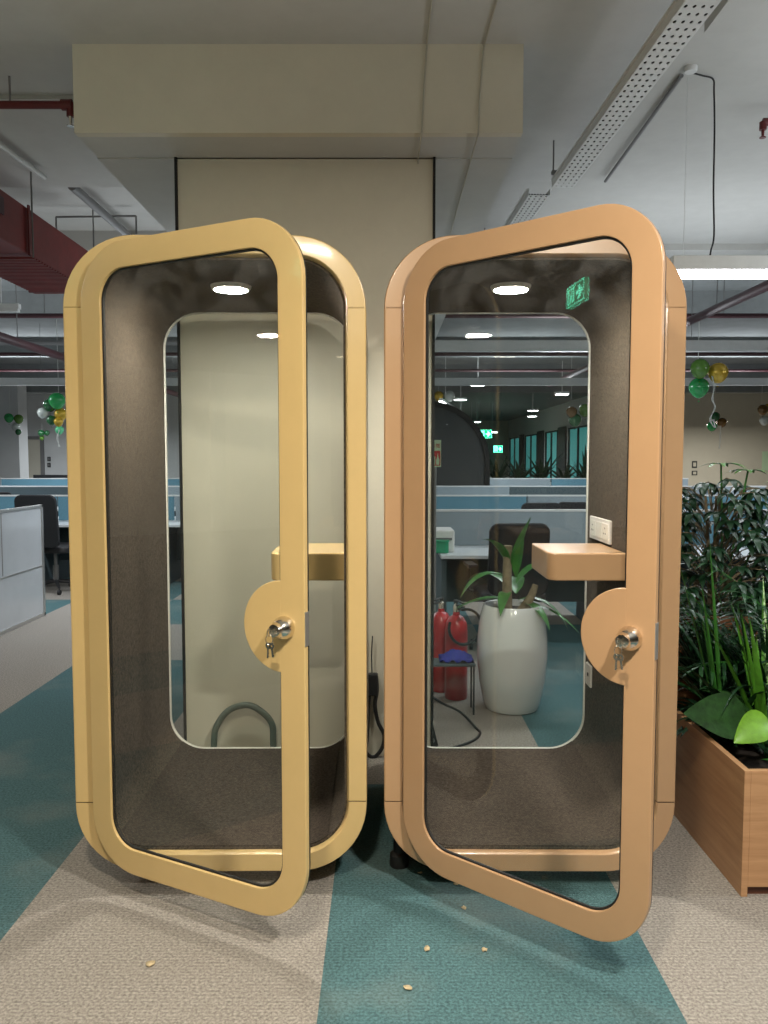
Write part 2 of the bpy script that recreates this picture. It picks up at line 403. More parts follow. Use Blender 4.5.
# ------------------------------------------------------------ booths
W, H0, H1, DEP, CR = 1.01, .066, 2.247, 1.0, .24
SB, ST = .316, H1-.238
def booth(X, Y, yaw, paint, ang, label, cname, ft, fh):
    t = thing('phone_booth', label, 'phone booth', (X, Y, 0), R(yaw))
    # front surround: top cap, bottom cap, two posts; hairline joints between them
    full = rrpath(0, W, H0, H1, CR)
    prof = [(0, .12), (0, .006), (.002, .0015), (.006, 0), (.061, 0), (.064, .003), (.0655, .010), (.070, .020), (.070, .12)]
    top = [(0, ST+.0015, 1, 0)]+full[:26]+[(W, ST+.0015, -1, 0)]
    bot = [(W, SB-.0015, -1, 0)]+full[26:]+[(0, SB-.0015, 1, 0)]
    MB().sweep(top, prof, False).build('top_surround', paint, t)
    MB().sweep(bot, prof, False).build('bottom_surround', paint, t)
    for x, nx in ((0, 1), (W, -1)):
        MB().sweep([(x, SB+.0015, nx, 0), (x, ST-.0015, nx, 0)], prof, False, smooth=False).build('side_post', paint, t, bevel=.002)
    jm = MB()
    for z in (SB, ST):
        for a, b in ((.002, .064), (W-.064, W-.002)): jm.box(a, b, .003, .118, z-.0014, z+.0014)
    jm.build_each('joint', M['gap'], t)
    sh = [(.003, .12), (.003, .985), (.012, .998), (.060, 1.0), (.0735, 1.0), (.0735, .12)]
    MB().sweep(full, sh, True).build('outer_shell', paint, t)
    # felt lining
    MB().sweep(full, [(.070, .022), (.070, .970), (.0775, .970), (.0775, .022)], True).build('felt_lining', M['felt'], t)
    bp = [q for q in rrpath(.0777, W-.0777, H0+.0777, H1-.0777, CR-.0777, 16)]
    k = [(x, z) for x, z, _, _ in bp if z < H0+.115]
    k.sort(); lo = k; hi = [(x, z+.006) for x, z in reversed(k)]
    MB().prism(lo+hi, .025, .966).build('floor_carpet', M['booth_carpet'], t)
    # rear window, edge trim
    i0 = .0776
    inner = rrpts(i0, W-i0, H0+i0, H1-i0, CR-i0)
    rw = MB().prism(inner, .975, .985).build('rear_window', M['rglass'], t)
    MB().sweep(full, [(.0777, .968), (.0777, .990), (.0815, .990), (.0815, .968)], True).build('window_trim', M['trim'], rw)
    # ceiling lamp
    zc = H1-.0780
    lp = MB().lathe([(.0, zc-.016), (.068, zc-.016), (.074, zc-.012), (.078, zc), (0, zc)], (W/2-.02, .42, 0)).build('ceiling_lamp', M['white'], t)
    MB().lathe([(0, zc-.0175), (.055, zc-.0175), (.064, zc-.0165), (.064, zc-.012), (0, zc-.012)], (W/2-.02, .42, 0)).build('diffuser', M['led'], lp)
    # shelf on the right-hand wall with rounded inner corner
    xr = W-.0776
    pts = [(xr, .36), (xr, .73)]+[(xr-.30, .73)]+[(xr-.30, .41)]+[(xr-.30+.035*(1-math.cos(R(a))), .41-.05*math.sin(R(a))) for a in range(10, 91, 10)]
    MB().prismz(pts, 1.035, 1.143).build('shelf', paint, t, bevel=.006, seg=3)
    # sockets on the right wall
    s = MB().box(xr-.012, xr, .565, .885, 1.153, 1.252).build('socket_plate', M['white'], t, bevel=.003)
    sm = MB()
    for k in range(3): sm.box(xr-.015, xr-.012, .582+.10*k, .668+.10*k, 1.168, 1.237)
    sm.build_each('socket_module', M['trim'], s, bevel=.002)
    hm = MB()
    for k in range(2):
        for a, b in ((-.012, -.008), (.012, -.008), (0, .014)): hm.lathe([(0, xr-.0156), (.004, xr-.0156), (.004, xr-.014)], (0, .625+.20*k+a, 1.202+b), axis='X', n=10)
    hm.build_each('pin_hole', M['black'], s)
    s2 = MB().box(xr-.010, xr, .84, .925, .475, .575).build('socket_plate', M['white'], t, bevel=.003)
    MB().box(xr-.012, xr-.0098, .87, .89, .52, .535).build('pin_hole', M['black'], s2)
    # rubber feet
    for fx in (ft, W-ft):
        for fy in (.17, .88):
            MB().lathe([(0, 0), (.034, 0), (.036, .008), (.034, .045), (.022, .055), (.018, H0+fh), (0, H0+fh)], (fx, fy, 0), n=24).build('foot', M['rubber'], t)
    # strike plate on the right post
    MB().box(W-.0745, W-.070, .035, .060, 1.005, 1.09).build('strike_plate', M['alu'], t)
    # door
    DW, DZ0, DZ1, T, FW, DR = .868, .116, 2.198, .026, .085, .185
    dprof = [(0, -.009), (0, -T+.004), (.001, -T+.001), (.004, -T), (FW-.004, -T), (FW-.001, -T+.001), (FW, -T+.004), (FW, -.009)]
    path = rrpath(0, DW, DZ0, DZ1, DR)
    door = MB().sweep(path, dprof, True).build('door', paint, t, loc=(.082, -.004, 0))
    door.rotation_euler = (0, 0, -R(ang))
    MB().prism(rrpts(FW-.004, DW-FW+.004, DZ0+FW-.004, DZ1-FW+.004, DR-FW), -T*.5-.002, -T*.5+.002).build('door_glass', M['glass'], door)
    MB().sweep(path, [(.0015, -.0088), (.0015, 0), (FW-.002, 0), (FW-.002, -.0088)], True).build('edge_seal', M['rubber'], door)
    MB().sweep(path, [(FW-.001, -.017), (FW+.006, -.0165), (FW+.006, -.009), (FW-.001, -.0085)], True).build('gasket', M['rubber'], door)
    # felt-faced strip behind the closing edge and semicircular lock plate
    zk, rk, xk = 1.014, .136, DW-FW+.004
    arc = [(xk-rk*math.sin(R(a)), zk+rk*math.cos(R(a))) for a in range(0, 181, 6)]
    MB().prism(arc, -T+.0005, -.0005).build('lock_plate', paint, door, bevel=.003)
    kx = DW-.068
    kn = MB()
    kn.lathe([(0, -T), (.034, -T), (.0345, -T-.006), (.033, -T-.016), (.029, -T-.027), (.0235, -T-.036), (.0200, -T-.040), (.0200, -T-.050), (.0185, -T-.056), (.010, -T-.058), (0, -T-.058)], (kx, 0, zk), axis='Y', n=36)
    kn.build('door_knob', M['chrome'], door)
    MB().lathe([(0, 0), (.034, 0), (.034, .004), (.014, .012), (.013, .026), (.026, .04), (.024, .060), (0, .062)], (kx, 0, zk), axis='Y', n=28).build('inner_knob', M['chrome'], door)
    MB().box(DW-.0005, DW+.002, -.024, -.006, zk-.05, zk+.05).build('latch_plate', M['alu'], door)
    for z in (.35, 1.15, 1.95):
        MB().lathe([(0, z-.05), (.008, z-.05), (.008, z+.05), (0, z+.05)], (-.004, .004, 0), n=14).build('hinge', M['alu'], door)
    # keys hang from the lock: a thing of its own, in the door's frame of reference
    mw = Matrix.Translation((X, Y, 0)) @ Matrix.Rotation(R(yaw), 4, 'Z') @ Matrix.Translation((.082, -.004, 0)) @ Matrix.Rotation(-R(ang), 4, 'Z')
    org = mw @ Vector((kx, -T-.058, zk))
    k = thing('key_ring', cname, 'keys', org, R(yaw-ang))
    ky = MB().box(-.0012, .0012, -.012, .006, -.004, .004)
    ky.lathe([(.004, -.0012), (.012, -.0012), (.012, .0012), (.004, .0012)], (0, -.018, 0), axis='X', n=20); ky.build('inserted_key', M['chrome'], k)
    MB().tube([(.0, -.018+.013*math.sin(a*math.pi/8)*.3, -.018+.013*math.cos(a*math.pi/8)) for a in range(0)] or
              [(.013*math.sin(a*math.pi/9)*.6, -.020+.006*math.sin(a*math.pi/9), -.020+.014*math.cos(a*math.pi/9)) for a in range(18)], .0011, 6, True).build('split_ring', M['chrome'], k)
    for dx, l, a in ((-.003, .040, 4), (.006, .034, -9)):
        q = MB().lathe([(.003, -.001), (.0095, -.001), (.0095, .001), (.003, .001)], (0, 0, -.008), axis='Y', n=18).box(-.0028, .0028, -.001, .001, -.016-l*.7, -.015)
        q.box(.0028, .0048, -.001, .001, -.016-l*.6, -.016-l*.5).box(.0028, .0042, -.001, .001, -.016-l*.4, -.016-l*.32)
        q.xf(Matrix.Translation((dx, -.020, -.030)) @ Matrix.Rotation(R(a), 4, 'Y')); q.build('hanging_key', M['chrome'], k)
    return t
booth(-1.0697, 2.683, .6, M['yellow'], 27.9, 'yellow cream phone booth with its glass door ajar, standing in front of the column', 'keys hanging from the lock of the yellow cream booth door', .20, .006)
booth(0.0, 2.692, -.4, M['tan'], 40.0, 'orange tan phone booth with its glass door wide open, beside the wooden planter', 'keys hanging from the lock of the orange tan booth door', .055, .10)

# ------------------------------------------------------------ overhead services
# perforated cable tray, holes cut as real openings
def ptray(x0, x1, y0, y1, z, nx, ny, label, side=.035):
    mb = MB(); dx, dy = (x1-x0)/nx, (y1-y0)/ny
    for i in range(nx):
        for j in range(ny):
            cx, cy = x0+(i+.5)*dx, y0+(j+.5)*dy
            sq = [(cx-dx/2, cy-dy/2), (cx, cy-dy/2), (cx+dx/2, cy-dy/2), (cx+dx/2, cy), (cx+dx/2, cy+dy/2), (cx, cy+dy/2), (cx-dx/2, cy+dy/2), (cx-dx/2, cy)]
            rx, ry = .0065, .011
            ho = [(cx+rx*math.cos(R(a)), cy+ry*math.sin(R(a))) for a in (225, 270, 315, 0, 45, 90, 135, 180)]
            mb.add([(p[0], p[1], z) for p in sq]+[(p[0], p[1], z) for p in ho], [(k, (k+1) % 8, (k+1) % 8+8, k+8) for k in range(8)])
    o = mb.build('cable_tray', M['tray'], solid=.002)
    tag(o, label, 'cable tray')
    for xa in (x0, x1):
        s = -1 if xa == x0 else 1
        q = MB().box(min(xa, xa+s*.002), max(xa, xa+s*.002), y0, y1, z, z+side).box(min(xa, xa+s*.014), max(xa, xa+s*.014), y0, y1, z+side, z+side+.002)
        q.build('side_rail', M['tray'], o)
    for yy_ in ((y0+y1)/2-.35, y1-.12):
        q = MB().box(x0-.03, x1+.03, yy_, yy_+.03, z+side+.002, z+side+.02)
        for xa in (x0-.02, x1+.02): q.tube([(xa, yy_+.015, z+side), (xa, yy_+.015, ZC-.018)], .005, 8)
        q.build('hanger', M['greypipe'], o)
    return o
t1 = ptray(1.05, 1.175, .6, 4.78, 3.10, 4, 84, 'white perforated cable tray under the ceiling, the long nearer run')
t2 = ptray(.93, 1.055, 4.86, 8.6, 3.08, 4, 80, 'white perforated cable tray under the ceiling, the run continuing beyond the gap')
for o, x0, y0, y1, z in ((t1, 1.05, .65, 4.7, 3.10), (t2, .93, 4.9, 8.5, 3.08)):
    mt = Matrix.Translation((1.05, 2.88, 0)) @ Matrix.Rotation(R(1.9), 4, 'Z') @ Matrix.Translation((-1.05, -2.88, 0))
    o.matrix_world = mt
    cb = MB()
    for k in range(7): cb.tube([(x0+.010+.0175*k, y0, z+.012), (x0+.010+.0175*k+.003*math.sin(k), (y0+y1)/2, z+.012), (x0+.010+.0175*k, y1, z+.012)], .0088, 6)
    cb = cb.build('cable_bundle', M['cable']); cb.matrix_world = mt
    tag(cb, 'dark cables lying in the perforated tray, the %s run' % ('nearer' if o is t1 else 'farther'), 'cables')

def cable(name, pts, r, m, label, cat='cable', n=8, **k):
    return tag(MB().tube(pts, r, n).build(name, m), label, cat, **k)
def spline(pts, n=8):
    pts = [Vector(p) for p in pts]; out = []
    P = [pts[0]]+pts+[pts[-1]]
    for i in range(1, len(P)-2):
        for k in range(n):
            t = k/n; a, b, c, d = P[i-1], P[i], P[i+1], P[i+2]
            out.append(.5*((2*b)+(c-a)*t+(2*a-5*b+4*c-d)*t*t+(3*b-a-3*c+d)*t**3))
    out.append(pts[-1]); return out
ZR = ZC-.012
cable('ceiling_conduit', [(1.42, 3.92, ZR), (1.44, 5.3, ZR-.02)], .010, M['greypipe'], 'thin grey conduit on the ceiling right of the cable tray', 'conduit')
jb = tag(MB().lathe([(0, ZC-.024), (.026, ZC-.024), (.03, ZC-.018), (.03, ZC), (0, ZC)], (1.44, 3.86, 0), n=20).build('junction_box', M['tray']), 'round white junction box on the ceiling at the end of the conduit', 'junction box')
cable('drop_cable', spline([(1.455, 3.88, ZC-.018), (1.52, 3.92, ZC-.012), (at(713, 78, 3.95).x, 3.95, ZC-.014), at(714, 92, 3.95), at(714.5, 130, 3.95), at(713.5, 190, 3.95), at(714, 235, 3.95), at(711, 250, 3.95), at(710, 256.5, 3.95)], 5), .0042, M['cable'], 'black cable dropping from the ceiling to the linear light')
# surface cables down the cream beam
fy = 3.648
cable('taped_cable', [(.19, 2.9, ZR+.006), (.19, fy, ZR+.006), (.188, fy, ZR-.02), (.175, fy, 3.1), (.168, fy, 2.952), (.165, 3.94, 2.952), (.165, 3.944, 2.93)], .004, M['wire'], 'cream cable taped down the beam above the column, left one', n=6)
cable('taped_cable', [(.46, 2.9, ZR+.006), (.445, fy, ZR+.006), (.44, fy, ZR-.02), (.425, fy, 3.1), (.42, fy, 2.950), (.42, 4.3, 2.948), (.425, 5.3, 2.948)], .004, M['wire'], 'cream cable taped down the beam above the column, right one running on beneath it', n=6)

# linear pendant light, right
ll = thing('linear_light', 'white linear pendant light glowing along its underside, above the planter', 'light', (1.40, 3.95, 2.49))
MB().box(0, 2.6, -.035, .035, -.068, 0).build('housing', M['tray'], ll, bevel=.004)
MB().box(.03, 2.57, -.033, .033, -.100, -.0685).build('light_diffuser', M['tube'], ll, bevel=.008)
sw = MB()
for x in (.06, 2.5): sw.tube([(x, 0, 0), (x, 0, ZC-2.49)], .0010, 6)
sw.build_each('suspension_wire', M['tray'], ll)

# white trunking beams crossing the office
for y, z, lab in ((8.9, 2.70, 'nearer'), (13.1, 2.72, 'farther')):
    tb = thing('trunking_beam', 'long white horizontal trunking hung across the office, the %s one' % lab, 'trunking', (0, y, z))
    MB().box(-13.5 if y > 10 else -.9, 13.5, -.04, .04, 0, .12).build('trunking', M['tray'], tb, bevel=.005)
    sw = MB()
    for x in range(-12 if y > 10 else 0, 13, 3): sw.tube([(x+.4, 0, .12), (x+.4, 0, 3.72-z)], .004, 6)
    sw.build_each('hanger_rod', M['greypipe'], tb)
# pipes
def pipe(pts, r, m, label, hz=None):
    o = MB().tube(pts, r, 14).build('ceiling_pipe', m); tag(o, label, 'pipe')
    if hz:
        mb = MB()
        for p, top in hz: mb.tube([p, (p[0], p[1], top)], .005, 6); pass
        mb.build_each('pipe_hanger', M['greypipe'], o)
    return o
a = at(0, 104, 3.95); b = at(66, 105, 3.95)
p = pipe([(a.x-2.2, 3.95, a.z), (b.x, 3.95, b.z)], .019, M['redpipe'], 'dark red sprinkler pipe under the ceiling left of the cream beam', [((at(10, 100, 3.95).x, 3.95, a.z), ZC), ((-3.2, 3.95, a.z), ZC)])
q = MB().lathe([(.019, -.02), (.026, -.02), (.026, .03), (.019, .03)], (0, 0, 0), axis='X', n=16).xf(Matrix.Translation((b.x, 3.95, b.z)))
q.tube([(b.x+.02, 3.95, b.z+.01), (b.x+.02, 3.95, b.z-.055)], .018, 12); q.build('pipe_elbow', M['redpipe'], p)
MB().lathe([(0, -.10), (.018, -.10), (.018, -.097), (.004, -.095), (.008, -.07), (.010, -.055), (0, -.055)], (b.x+.02, 3.95, b.z), n=16).build('sprinkler_head', M['chrome'], p)
s0 = at(763, 126, 4.2)
sp = pipe([(s0.x+1.6, 4.2, s0.z+.02), (s0.x, 4.2, s0.z+.02)], .020, M['redpipe'], 'dark red sprinkler pipe at the top right corner of the view', [((s0.x+.5, 4.2, s0.z+.02), ZC-.02)])
MB().lathe([(0, -.06), (.016, -.06), (.016, -.056), (.006, -.05), (.008, -.02), (.018, -.02), (.018, .02), (0, .02)], (s0.x, 4.2, s0.z), n=16).build('sprinkler_head', M['redpipe'], sp)
def T(z): return 3.72
pipe([(3.3, 5.0, 3.0), (3.3, 16, 3.0)], .045, M['purple'], 'thick dark maroon pipe running away at the upper right', [((3.3, 8, 3.0), 3.72), ((3.3, 12, 3.0), 3.72)])
pipe([(-4.1, 7.6, 2.82), (-4.1, 17, 2.80)], .05, M['purple'], 'thick dark maroon pipe running away at the left', [((-4.1, 9, 2.82), 3.72), ((-4.1, 13, 2.82), 3.72)])
pipe([(-13, 9.5, 3.2), (13, 9.5, 3.2)], .028, M['purple'], 'thin dark maroon pipe crossing the office beyond the nearer trunking', [((x, 9.5, 3.2), 3.72) for x in range(-12, 13, 4)])
pipe([(-13, 11.8, 3.22), (13, 11.8, 3.22)], .035, M['greypipe'], 'grey pipe crossing the office under the slab', [((x, 11.8, 3.22), 3.72) for x in range(-12, 13, 4)])
pipe([(-13, 12.3, 3.12), (13, 12.3, 3.12)], .028, M['purple'], 'thin dark maroon pipe crossing the office just beyond the grey one', [((x, 12.3, 3.12), 3.72) for x in range(-12, 13, 4)])
pipe([(-13, 15.2, 3.2), (13, 15.2, 3.2)], .028, M['purple'], 'dark maroon pipe crossing the office, the farthest one', [((x, 15.2, 3.2), 3.72) for x in range(-12, 13, 4)])
pipe([at(72, 186, 5.5), at(72, 186, 5.5)+Vector((0, 2.4, 0))], .03, M['greypipe'], 'grey pipe running away under the ceiling bay left of the beam')
c0 = at(2, 146, 4.55)
pipe([(c0.x-.02, 4.2, c0.z), (c0.x, 5.1, c0.z+.02)], .018, M['tray'], 'short white pipe near the ceiling at the left edge', [((c0.x-.01, 4.5, c0.z), ZC-.02)])

# red duct, left
du = thing('air_duct', 'dark red rectangular air duct with a ribbed underside, at upper left', 'duct', (-2.48, 4.5, 2.8))
MB().box(-.23, .23, -2.2, 1.8, 0, .29).build('duct_body', M['red'], du, bevel=.006)
rb = MB()
for k in range(26): rb.box(-.235, .235, .70+k*.042, .722+k*.042, -.010, .0)
rb.build('ribbing', M['red'], du)
MB().box(.23, .238, -.85, .30, .145, .245).build('slot_grille', M['purple'], du)
for y in (-1.5, -.4, .6, 1.7):
    MB().box(-.25, .25, y, y+.025, -.012, -.010).box(-.25, -.24, y, y+.025, -.012, .30).box(.24, .25, y, y+.025, -.012, .30).build('flange', M['redpipe'], du)
for y in (-.4, .66):
    MB().tube([(.245, y, -.01), (.245, y, ZC-.02-2.8)], .006, 8).tube([(-.26, y, -.01), (-.26, y, ZC-.02-2.8)], .006, 8).build_each('threaded_rod', M['greypipe'], du)
# light U-shaped cable support seen over the duct
u0, u1 = at(56, 217, 6.3), at(136, 216, 6.3)
um = MB().tube([(u0.x, 6.3, u0.z), (u1.x, 6.3, u1.z)], .008, 8).tube([(u0.x, 6.3, u0.z), (u0.x, 6.3, u0.z-.14)], .007, 8).tube([(u1.x, 6.3, u1.z), (u1.x, 6.3, u1.z-.14)], .007, 8)
xm = at(93, 217, 6.3).x
um.tube([(xm, 6.3, ZC+.12), (xm, 6.3, u0.z-.25)], .006, 8)
tag(um.build('pipe_bracket', M['greypipe']), 'dark angle bracket hanging under the ceiling bay above the red duct', 'bracket')

# round downlights far off
for i, (x, y) in enumerate(((1.85, 15.8), (1.87, 19.6), (1.85, 23.2), (4.45, 23.9), (4.0, 18.0), (5.0, 27), (3.6, 31))):
    dn = thing('round_downlight', ('round white ceiling light far off, seen through the tan booth, number one of the row from the camera' if i == 0 else 'round white ceiling light far off, seen through the tan booth'), 'light', (x, y, 2.98), group='round lights over the far desks')
    dn['label'] = ['round ceiling light beyond the tan booth, nearest in the left row', 'round ceiling light beyond the tan booth, middle of the left row', 'round ceiling light beyond the tan booth, farthest in the left row',
                   'round ceiling light over the far desks, beside the window passage', 'round ceiling light over the middle desks, right row', 'round ceiling light at the start of the window passage', 'round ceiling light deep inside the window passage'][i]
    MB().lathe([(0, .0), (.16, 0), (.17, .01), (.17, .05), (.0, .05)], n=24).tube([(0, 0, .05), (0, 0, .74)], .01, 6).build('housing', M['tray'], dn)
    MB().lathe([(0, -.012), (.14, -.012), (.15, -.002), (0, -.002)], n=24).build('light_diffuser', M['disc'], dn)
def farlight(x0, x1, y0, y1, z, lab, m='tube'):
    t = thing('linear_light', lab, 'light', ((x0+x1)/2, (y0+y1)/2, z))
    d = Vector((x1-x0, y1-y0, 0)); L = d.length; t.rotation_euler = (0, 0, math.atan2(d.y, d.x))
    MB().box(-L/2, L/2, -.03, .03, 0, .05).tube([(-L/3, 0, .05), (-L/3, 0, 3.72-z)], .006, 6).tube([(L/3, 0, .05), (L/3, 0, 3.72-z)], .006, 6).build('housing', M['tray'], t)
    MB().box(-L/2+.01, L/2-.01, -.028, .028, -.03, -.0005).build('light_diffuser', M[m], t)
farlight(1.1, 2.1, 15.6, 21, 2.66, 'slanting linear light beyond the tan booth, over the far desks')
farlight(3.2, 4.4, 31, 31, 2.6, 'linear light crossing the far window passage')
pl = at(8, 309, 8.2)
farlight(pl.x-1.0, pl.x+.12, 8.2, 8.2, pl.z, 'unlit white linear light at the left edge, beneath the red duct', 'tray')

# ------------------------------------------------------------ exit sign, reflected in the tan door
def exit_sign(loc, rz, w, h, lab, drop, sym=True):
    t = thing('exit_sign', lab, 'exit sign', loc, rz)
    MB().box(-w/2, w/2, -.012, .012, 0, h).build('sign_panel', M['signg'], t, bevel=.003)
    mb = MB()
    for s in (-1, 1):
        y0, y1 = (.0125, .014) if s > 0 else (-.014, -.0125)
        e = .006
        mb.box(-w/2, w/2, y0, y1, 0, e).box(-w/2, w/2, y0, y1, h-e, h).box(-w/2, -w/2+e, y0, y1, 0, h).box(w/2-e, w/2, y0, y1, 0, h)
        if not sym: continue
        # arrow towards +X, doorway with running figure at -X
        mb.prism([(w*.06, h*.41), (w*.22, h*.41), (w*.16, h*.18), (w*.26, h*.18), (w*.43, h*.5), (w*.26, h*.82), (w*.16, h*.82), (w*.22, h*.59), (w*.06, h*.59)], y0, y1)
        X = lambda a: -w*.42+w*.36*a
        mb.box(X(0), X(.14), y0, y1, h*.12, h*.88).box(X(0), X(1), y0, y1, h*.80, h*.88).box(X(.86), X(1), y0, y1, h*.12, h*.88)
        mb.lathe([(0, y0), (h*.07, y0), (h*.07, y1), (0, y1)], (X(.58), 0, h*.70), axis='Y', n=14)
        mb.prism([(X(.40), h*.60), (X(.62), h*.60), (X(.60), h*.38), (X(.42), h*.36)], y0, y1)
        mb.prism([(X(.42), h*.40), (X(.56), h*.40), (X(.36), h*.14), (X(.24), h*.16)], y0, y1)
        mb.prism([(X(.48), h*.40), (X(.62), h*.38), (X(.82), h*.26), (X(.76), h*.18)], y0, y1)
    mb.build('symbol', M['signw'], t)
    rd = MB()
    for x in (-w*.35, w*.35): rd.tube([(x, 0, h), (x, 0, drop)], .004, 6)
    rd.build_each('hanging_rod', M['greypipe'], t)
SIGNROT = 5
# mirror of the direction towards photo pixel (577,290) in the open tan door
doorn = Vector((-math.sin(R(40.4)), -math.cos(R(40.4)), 0))
doorp = Vector((.082, 2.688, 0))
vp = at(579.5, 292, 4.75)                 # where the sign appears to stand
cam0 = Vector((0, 0, CH))
real = vp-2*doorn*((vp-doorp).dot(doorn))
exit_sign((real.x, real.y, real.z-.075), R(SIGNROT), .32, .12, 'green lit exit sign with arrow, seen mirrored in the tan booth door', ZC-real.z+.075)
e2 = at(485, 434, 30); exit_sign((e2.x, 30, e2.z-.15), 0, .5, .3, 'small green lit exit sign far off in the window passage', 3.72-e2.z+.15)
e3 = at(498, 449, 36); exit_sign((e3.x, 36, e3.z-.15), 0, .4, .3, 'farthest green lit exit sign, deep in the window passage', 3.72-e3.z+.15)

# ------------------------------------------------------------ desks, screens, chairs
def desk(x0, x1, y, top, scr, lab, near=.7, panels=None):
    t = thing('office_desk', lab, 'desk', ((x0+x1)/2, y, 0)); h = (x1-x0)/2
    MB().box(-h, h, -near, .7, .72, .75).build('worktop', M['desk'], t, bevel=.004)
    n = max(1, round((x1-x0)/1.4)); w = 2*h/n
    for k in range(n):
        a = -h+k*w
        s = MB().box(a+.012, a+w-.012, -.018, .018, .751, top).build('desk_screen', M[scr[k % len(scr)]], t, bevel=.004)
        MB().box(a+.005, a+w-.005, -.022, .022, top, top+.018).build('screen_cap', M['tray'], s)
    for k in range(n+1):
        a = -h+k*w; a = min(max(a, -h+.03), h-.03)
        MB().box(a-.02, a+.02, -near+.05, .65, 0.0, .72).build('desk_leg', M['screend'], t)
    MB().box(-h, h, -.03, .03, .25, .72).build('modesty_panel', M['screend'], t)
    return t
desk(.45, 6.2, 7.0, 1.05, ['screeng', 'screen', 'screeng', 'screen'], 'row of pale desks with blue and grey screens behind the tan booth, nearest row', .75)
desk(-8.5, 6.2, 9.95, 1.05, ['screen', 'screeng', 'screen'], 'row of pale desks with blue screens across the office, middle row')
desk(-10.5, 6.2, 12.9, 1.07, ['screend', 'screend', 'screeng'], 'row of pale desks with dark slate screens across the office, farther row')
desk(-12, 6.2, 16.2, 1.12, ['screeng', 'screen'], 'row of pale desks with grey screens across the office, farthest row')

# frosted end panel at the left edge
fp = thing('partition_panel', 'grey white partition panel in a thin metal frame at the left edge', 'partition', (-3.3, 6.4, 0))
MB().box(-.012, .012, -1.4, 1.22, .03, 1.05).build('panel', M['frost'], fp)
MB().box(-.02, .02, 1.2, 1.235, 0, 1.075).box(-.02, .02, -1.42, -1.39, 0, 1.075).box(-.02, .02, -1.42, 1.235, 1.05, 1.075).box(-.02, .02, -1.42, 1.235, 0, .035).box(.0115, .016, -1.4, 1.22, .48, .495).build('panel_frame', M['alu'], fp, bevel=.003)
MB().box(-.013, .0135, .40, .415, .5, 1.05).build('panel_joint', M['greypipe'], fp)

def chair_parts(t):
    MB().prism(rrpts(-.225, .225, .50, 1.045, .07), -.02, .02).xf(Matrix.Translation((0, .0, 0)) @ Matrix.Shear('XZ', 4, (0, 0)) if 0 else Matrix.Translation((0, -.24, 0)) @ Matrix.Rotation(R(6), 4, 'X')).build('backrest', M['mesh'], t, bevel=.01)
    MB().prismz([(x, y) for x, y in rrpts(-.25, .25, -.24, .24, .08)], .43, .50).build('seat', M['black'], t, bevel=.02, seg=3)
    for s in (-1, 1):
        MB().tube([(s*.26, .10, .47), (s*.30, .10, .48), (s*.30, .08, .66), (s*.30, -.05, .68)], .014, 8).box(s*.30-.035, s*.30+.035, -.12, .14, .68, .705).build('armrest', M['black'], t)
    MB().tube([(0, -.20, .44), (0, -.30, .45), (0, -.30, .62)], .02, 8).build('back_support', M['black'], t)
    MB().lathe([(0, .10), (.03, .10), (.03, .28), (.018, .28), (.018, .43), (.07, .43), (0, .44)], n=16).build('gas_post', M['greypipe'], t)
    for k in range(5):
        a = R(72*k+18); e = Vector((.29*math.cos(a), .29*math.sin(a), .075))
        o = MB().tube([(0, 0, .115), e], .022, 8, r1=.013).build('base_leg', M['black'], t)
        MB().lathe([(0, -.012), (.026, -.012), (.028, 0), (.026, .012), (0, .012)], (e.x, e.y, .029), axis='X', n=14).tube([e, (e.x, e.y, .03)], .008, 6).build('caster', M['black'], o)
def chair(x, y, rz, lab):
    t = thing('office_chair', lab, 'chair', (x, y, 0), R(rz), 'black mesh office chairs at the desks')
    if chair.src is None: chair_parts(t); chair.src = t
    else:
        for ch in list(chair.src.children):
            c = ch.copy(); C.objects.link(c); c.parent = t
            for g in ch.children:
                d = g.copy(); C.objects.link(d); d.parent = c
    return t
chair.src = None
chair(at(510, 540, 6.1).x, 6.15, 4, 'black mesh chair seen through the tan booth, nearest behind the potted plant')
chair(at(531, 510, 9.0).x, 9.0, 8, 'black mesh chair at the middle desk row, seen through the tan booth')
chair(at(572, 510, 9.15).x+.05, 9.15, -12, 'black mesh chair at the middle desk row, cut by the tan booth rear glass edge')
cl_ = chair(at(37, 520, 9.05).x+.20, 9.05, -8, 'black mesh chair at the left, beside the frosted partition panel')
cl_.scale = (1.08,)*3
chair(at(3, 500, 11.9).x, 11.9, 10, 'black mesh chair at the farther desk row, cut by the left edge')

# screens / boxes on the desks
def box_thing(name, x0, x1, y0, y1, z0, z1, m, lab, cat, bev=.01):
    t = tag(MB().box(-(x1-x0)/2, (x1-x0)/2, -(y1-y0)/2, (y1-y0)/2, 0, z1-z0).build(name, m, bevel=bev, loc=((x0+x1)/2, (y0+y1)/2, z0)), lab, cat)
    return t
def monitor(x, y, rz, lab, w=.52):
    t = thing('computer_monitor', lab, 'monitor', (x, y, .75), R(rz), 'black monitors on the farther desks')
    MB().box(-w/2, w/2, -.015, .015, .12, .45).build('display', M['black'], t, bevel=.006)
    MB().tube([(0, .03, .01), (0, .03, .25)], .015, 8).build('stand_neck', M['black'], t)
    MB().prismz(rrpts(-.11, .11, -.06, .10, .03), 0, .012).build('stand_foot', M['black'], t)
monitor(at(45, 480, 16.5).x, 16.55, 180, 'black monitor above the farthest desk row, left one beside the yellow booth')
monitor(at(61, 480, 16.5).x, 16.5, 175, 'black monitor above the farthest desk row, right one touching the yellow booth outline')
wb = box_thing('storage_box', *(lambda a, b: (a.x, b.x))(at(428, 540, 6.7), at(452, 540, 6.7)), 6.45, 6.8, .75, .93, M['white'], 'white box on the nearest desk, left behind the glass of the tan booth', 'box')
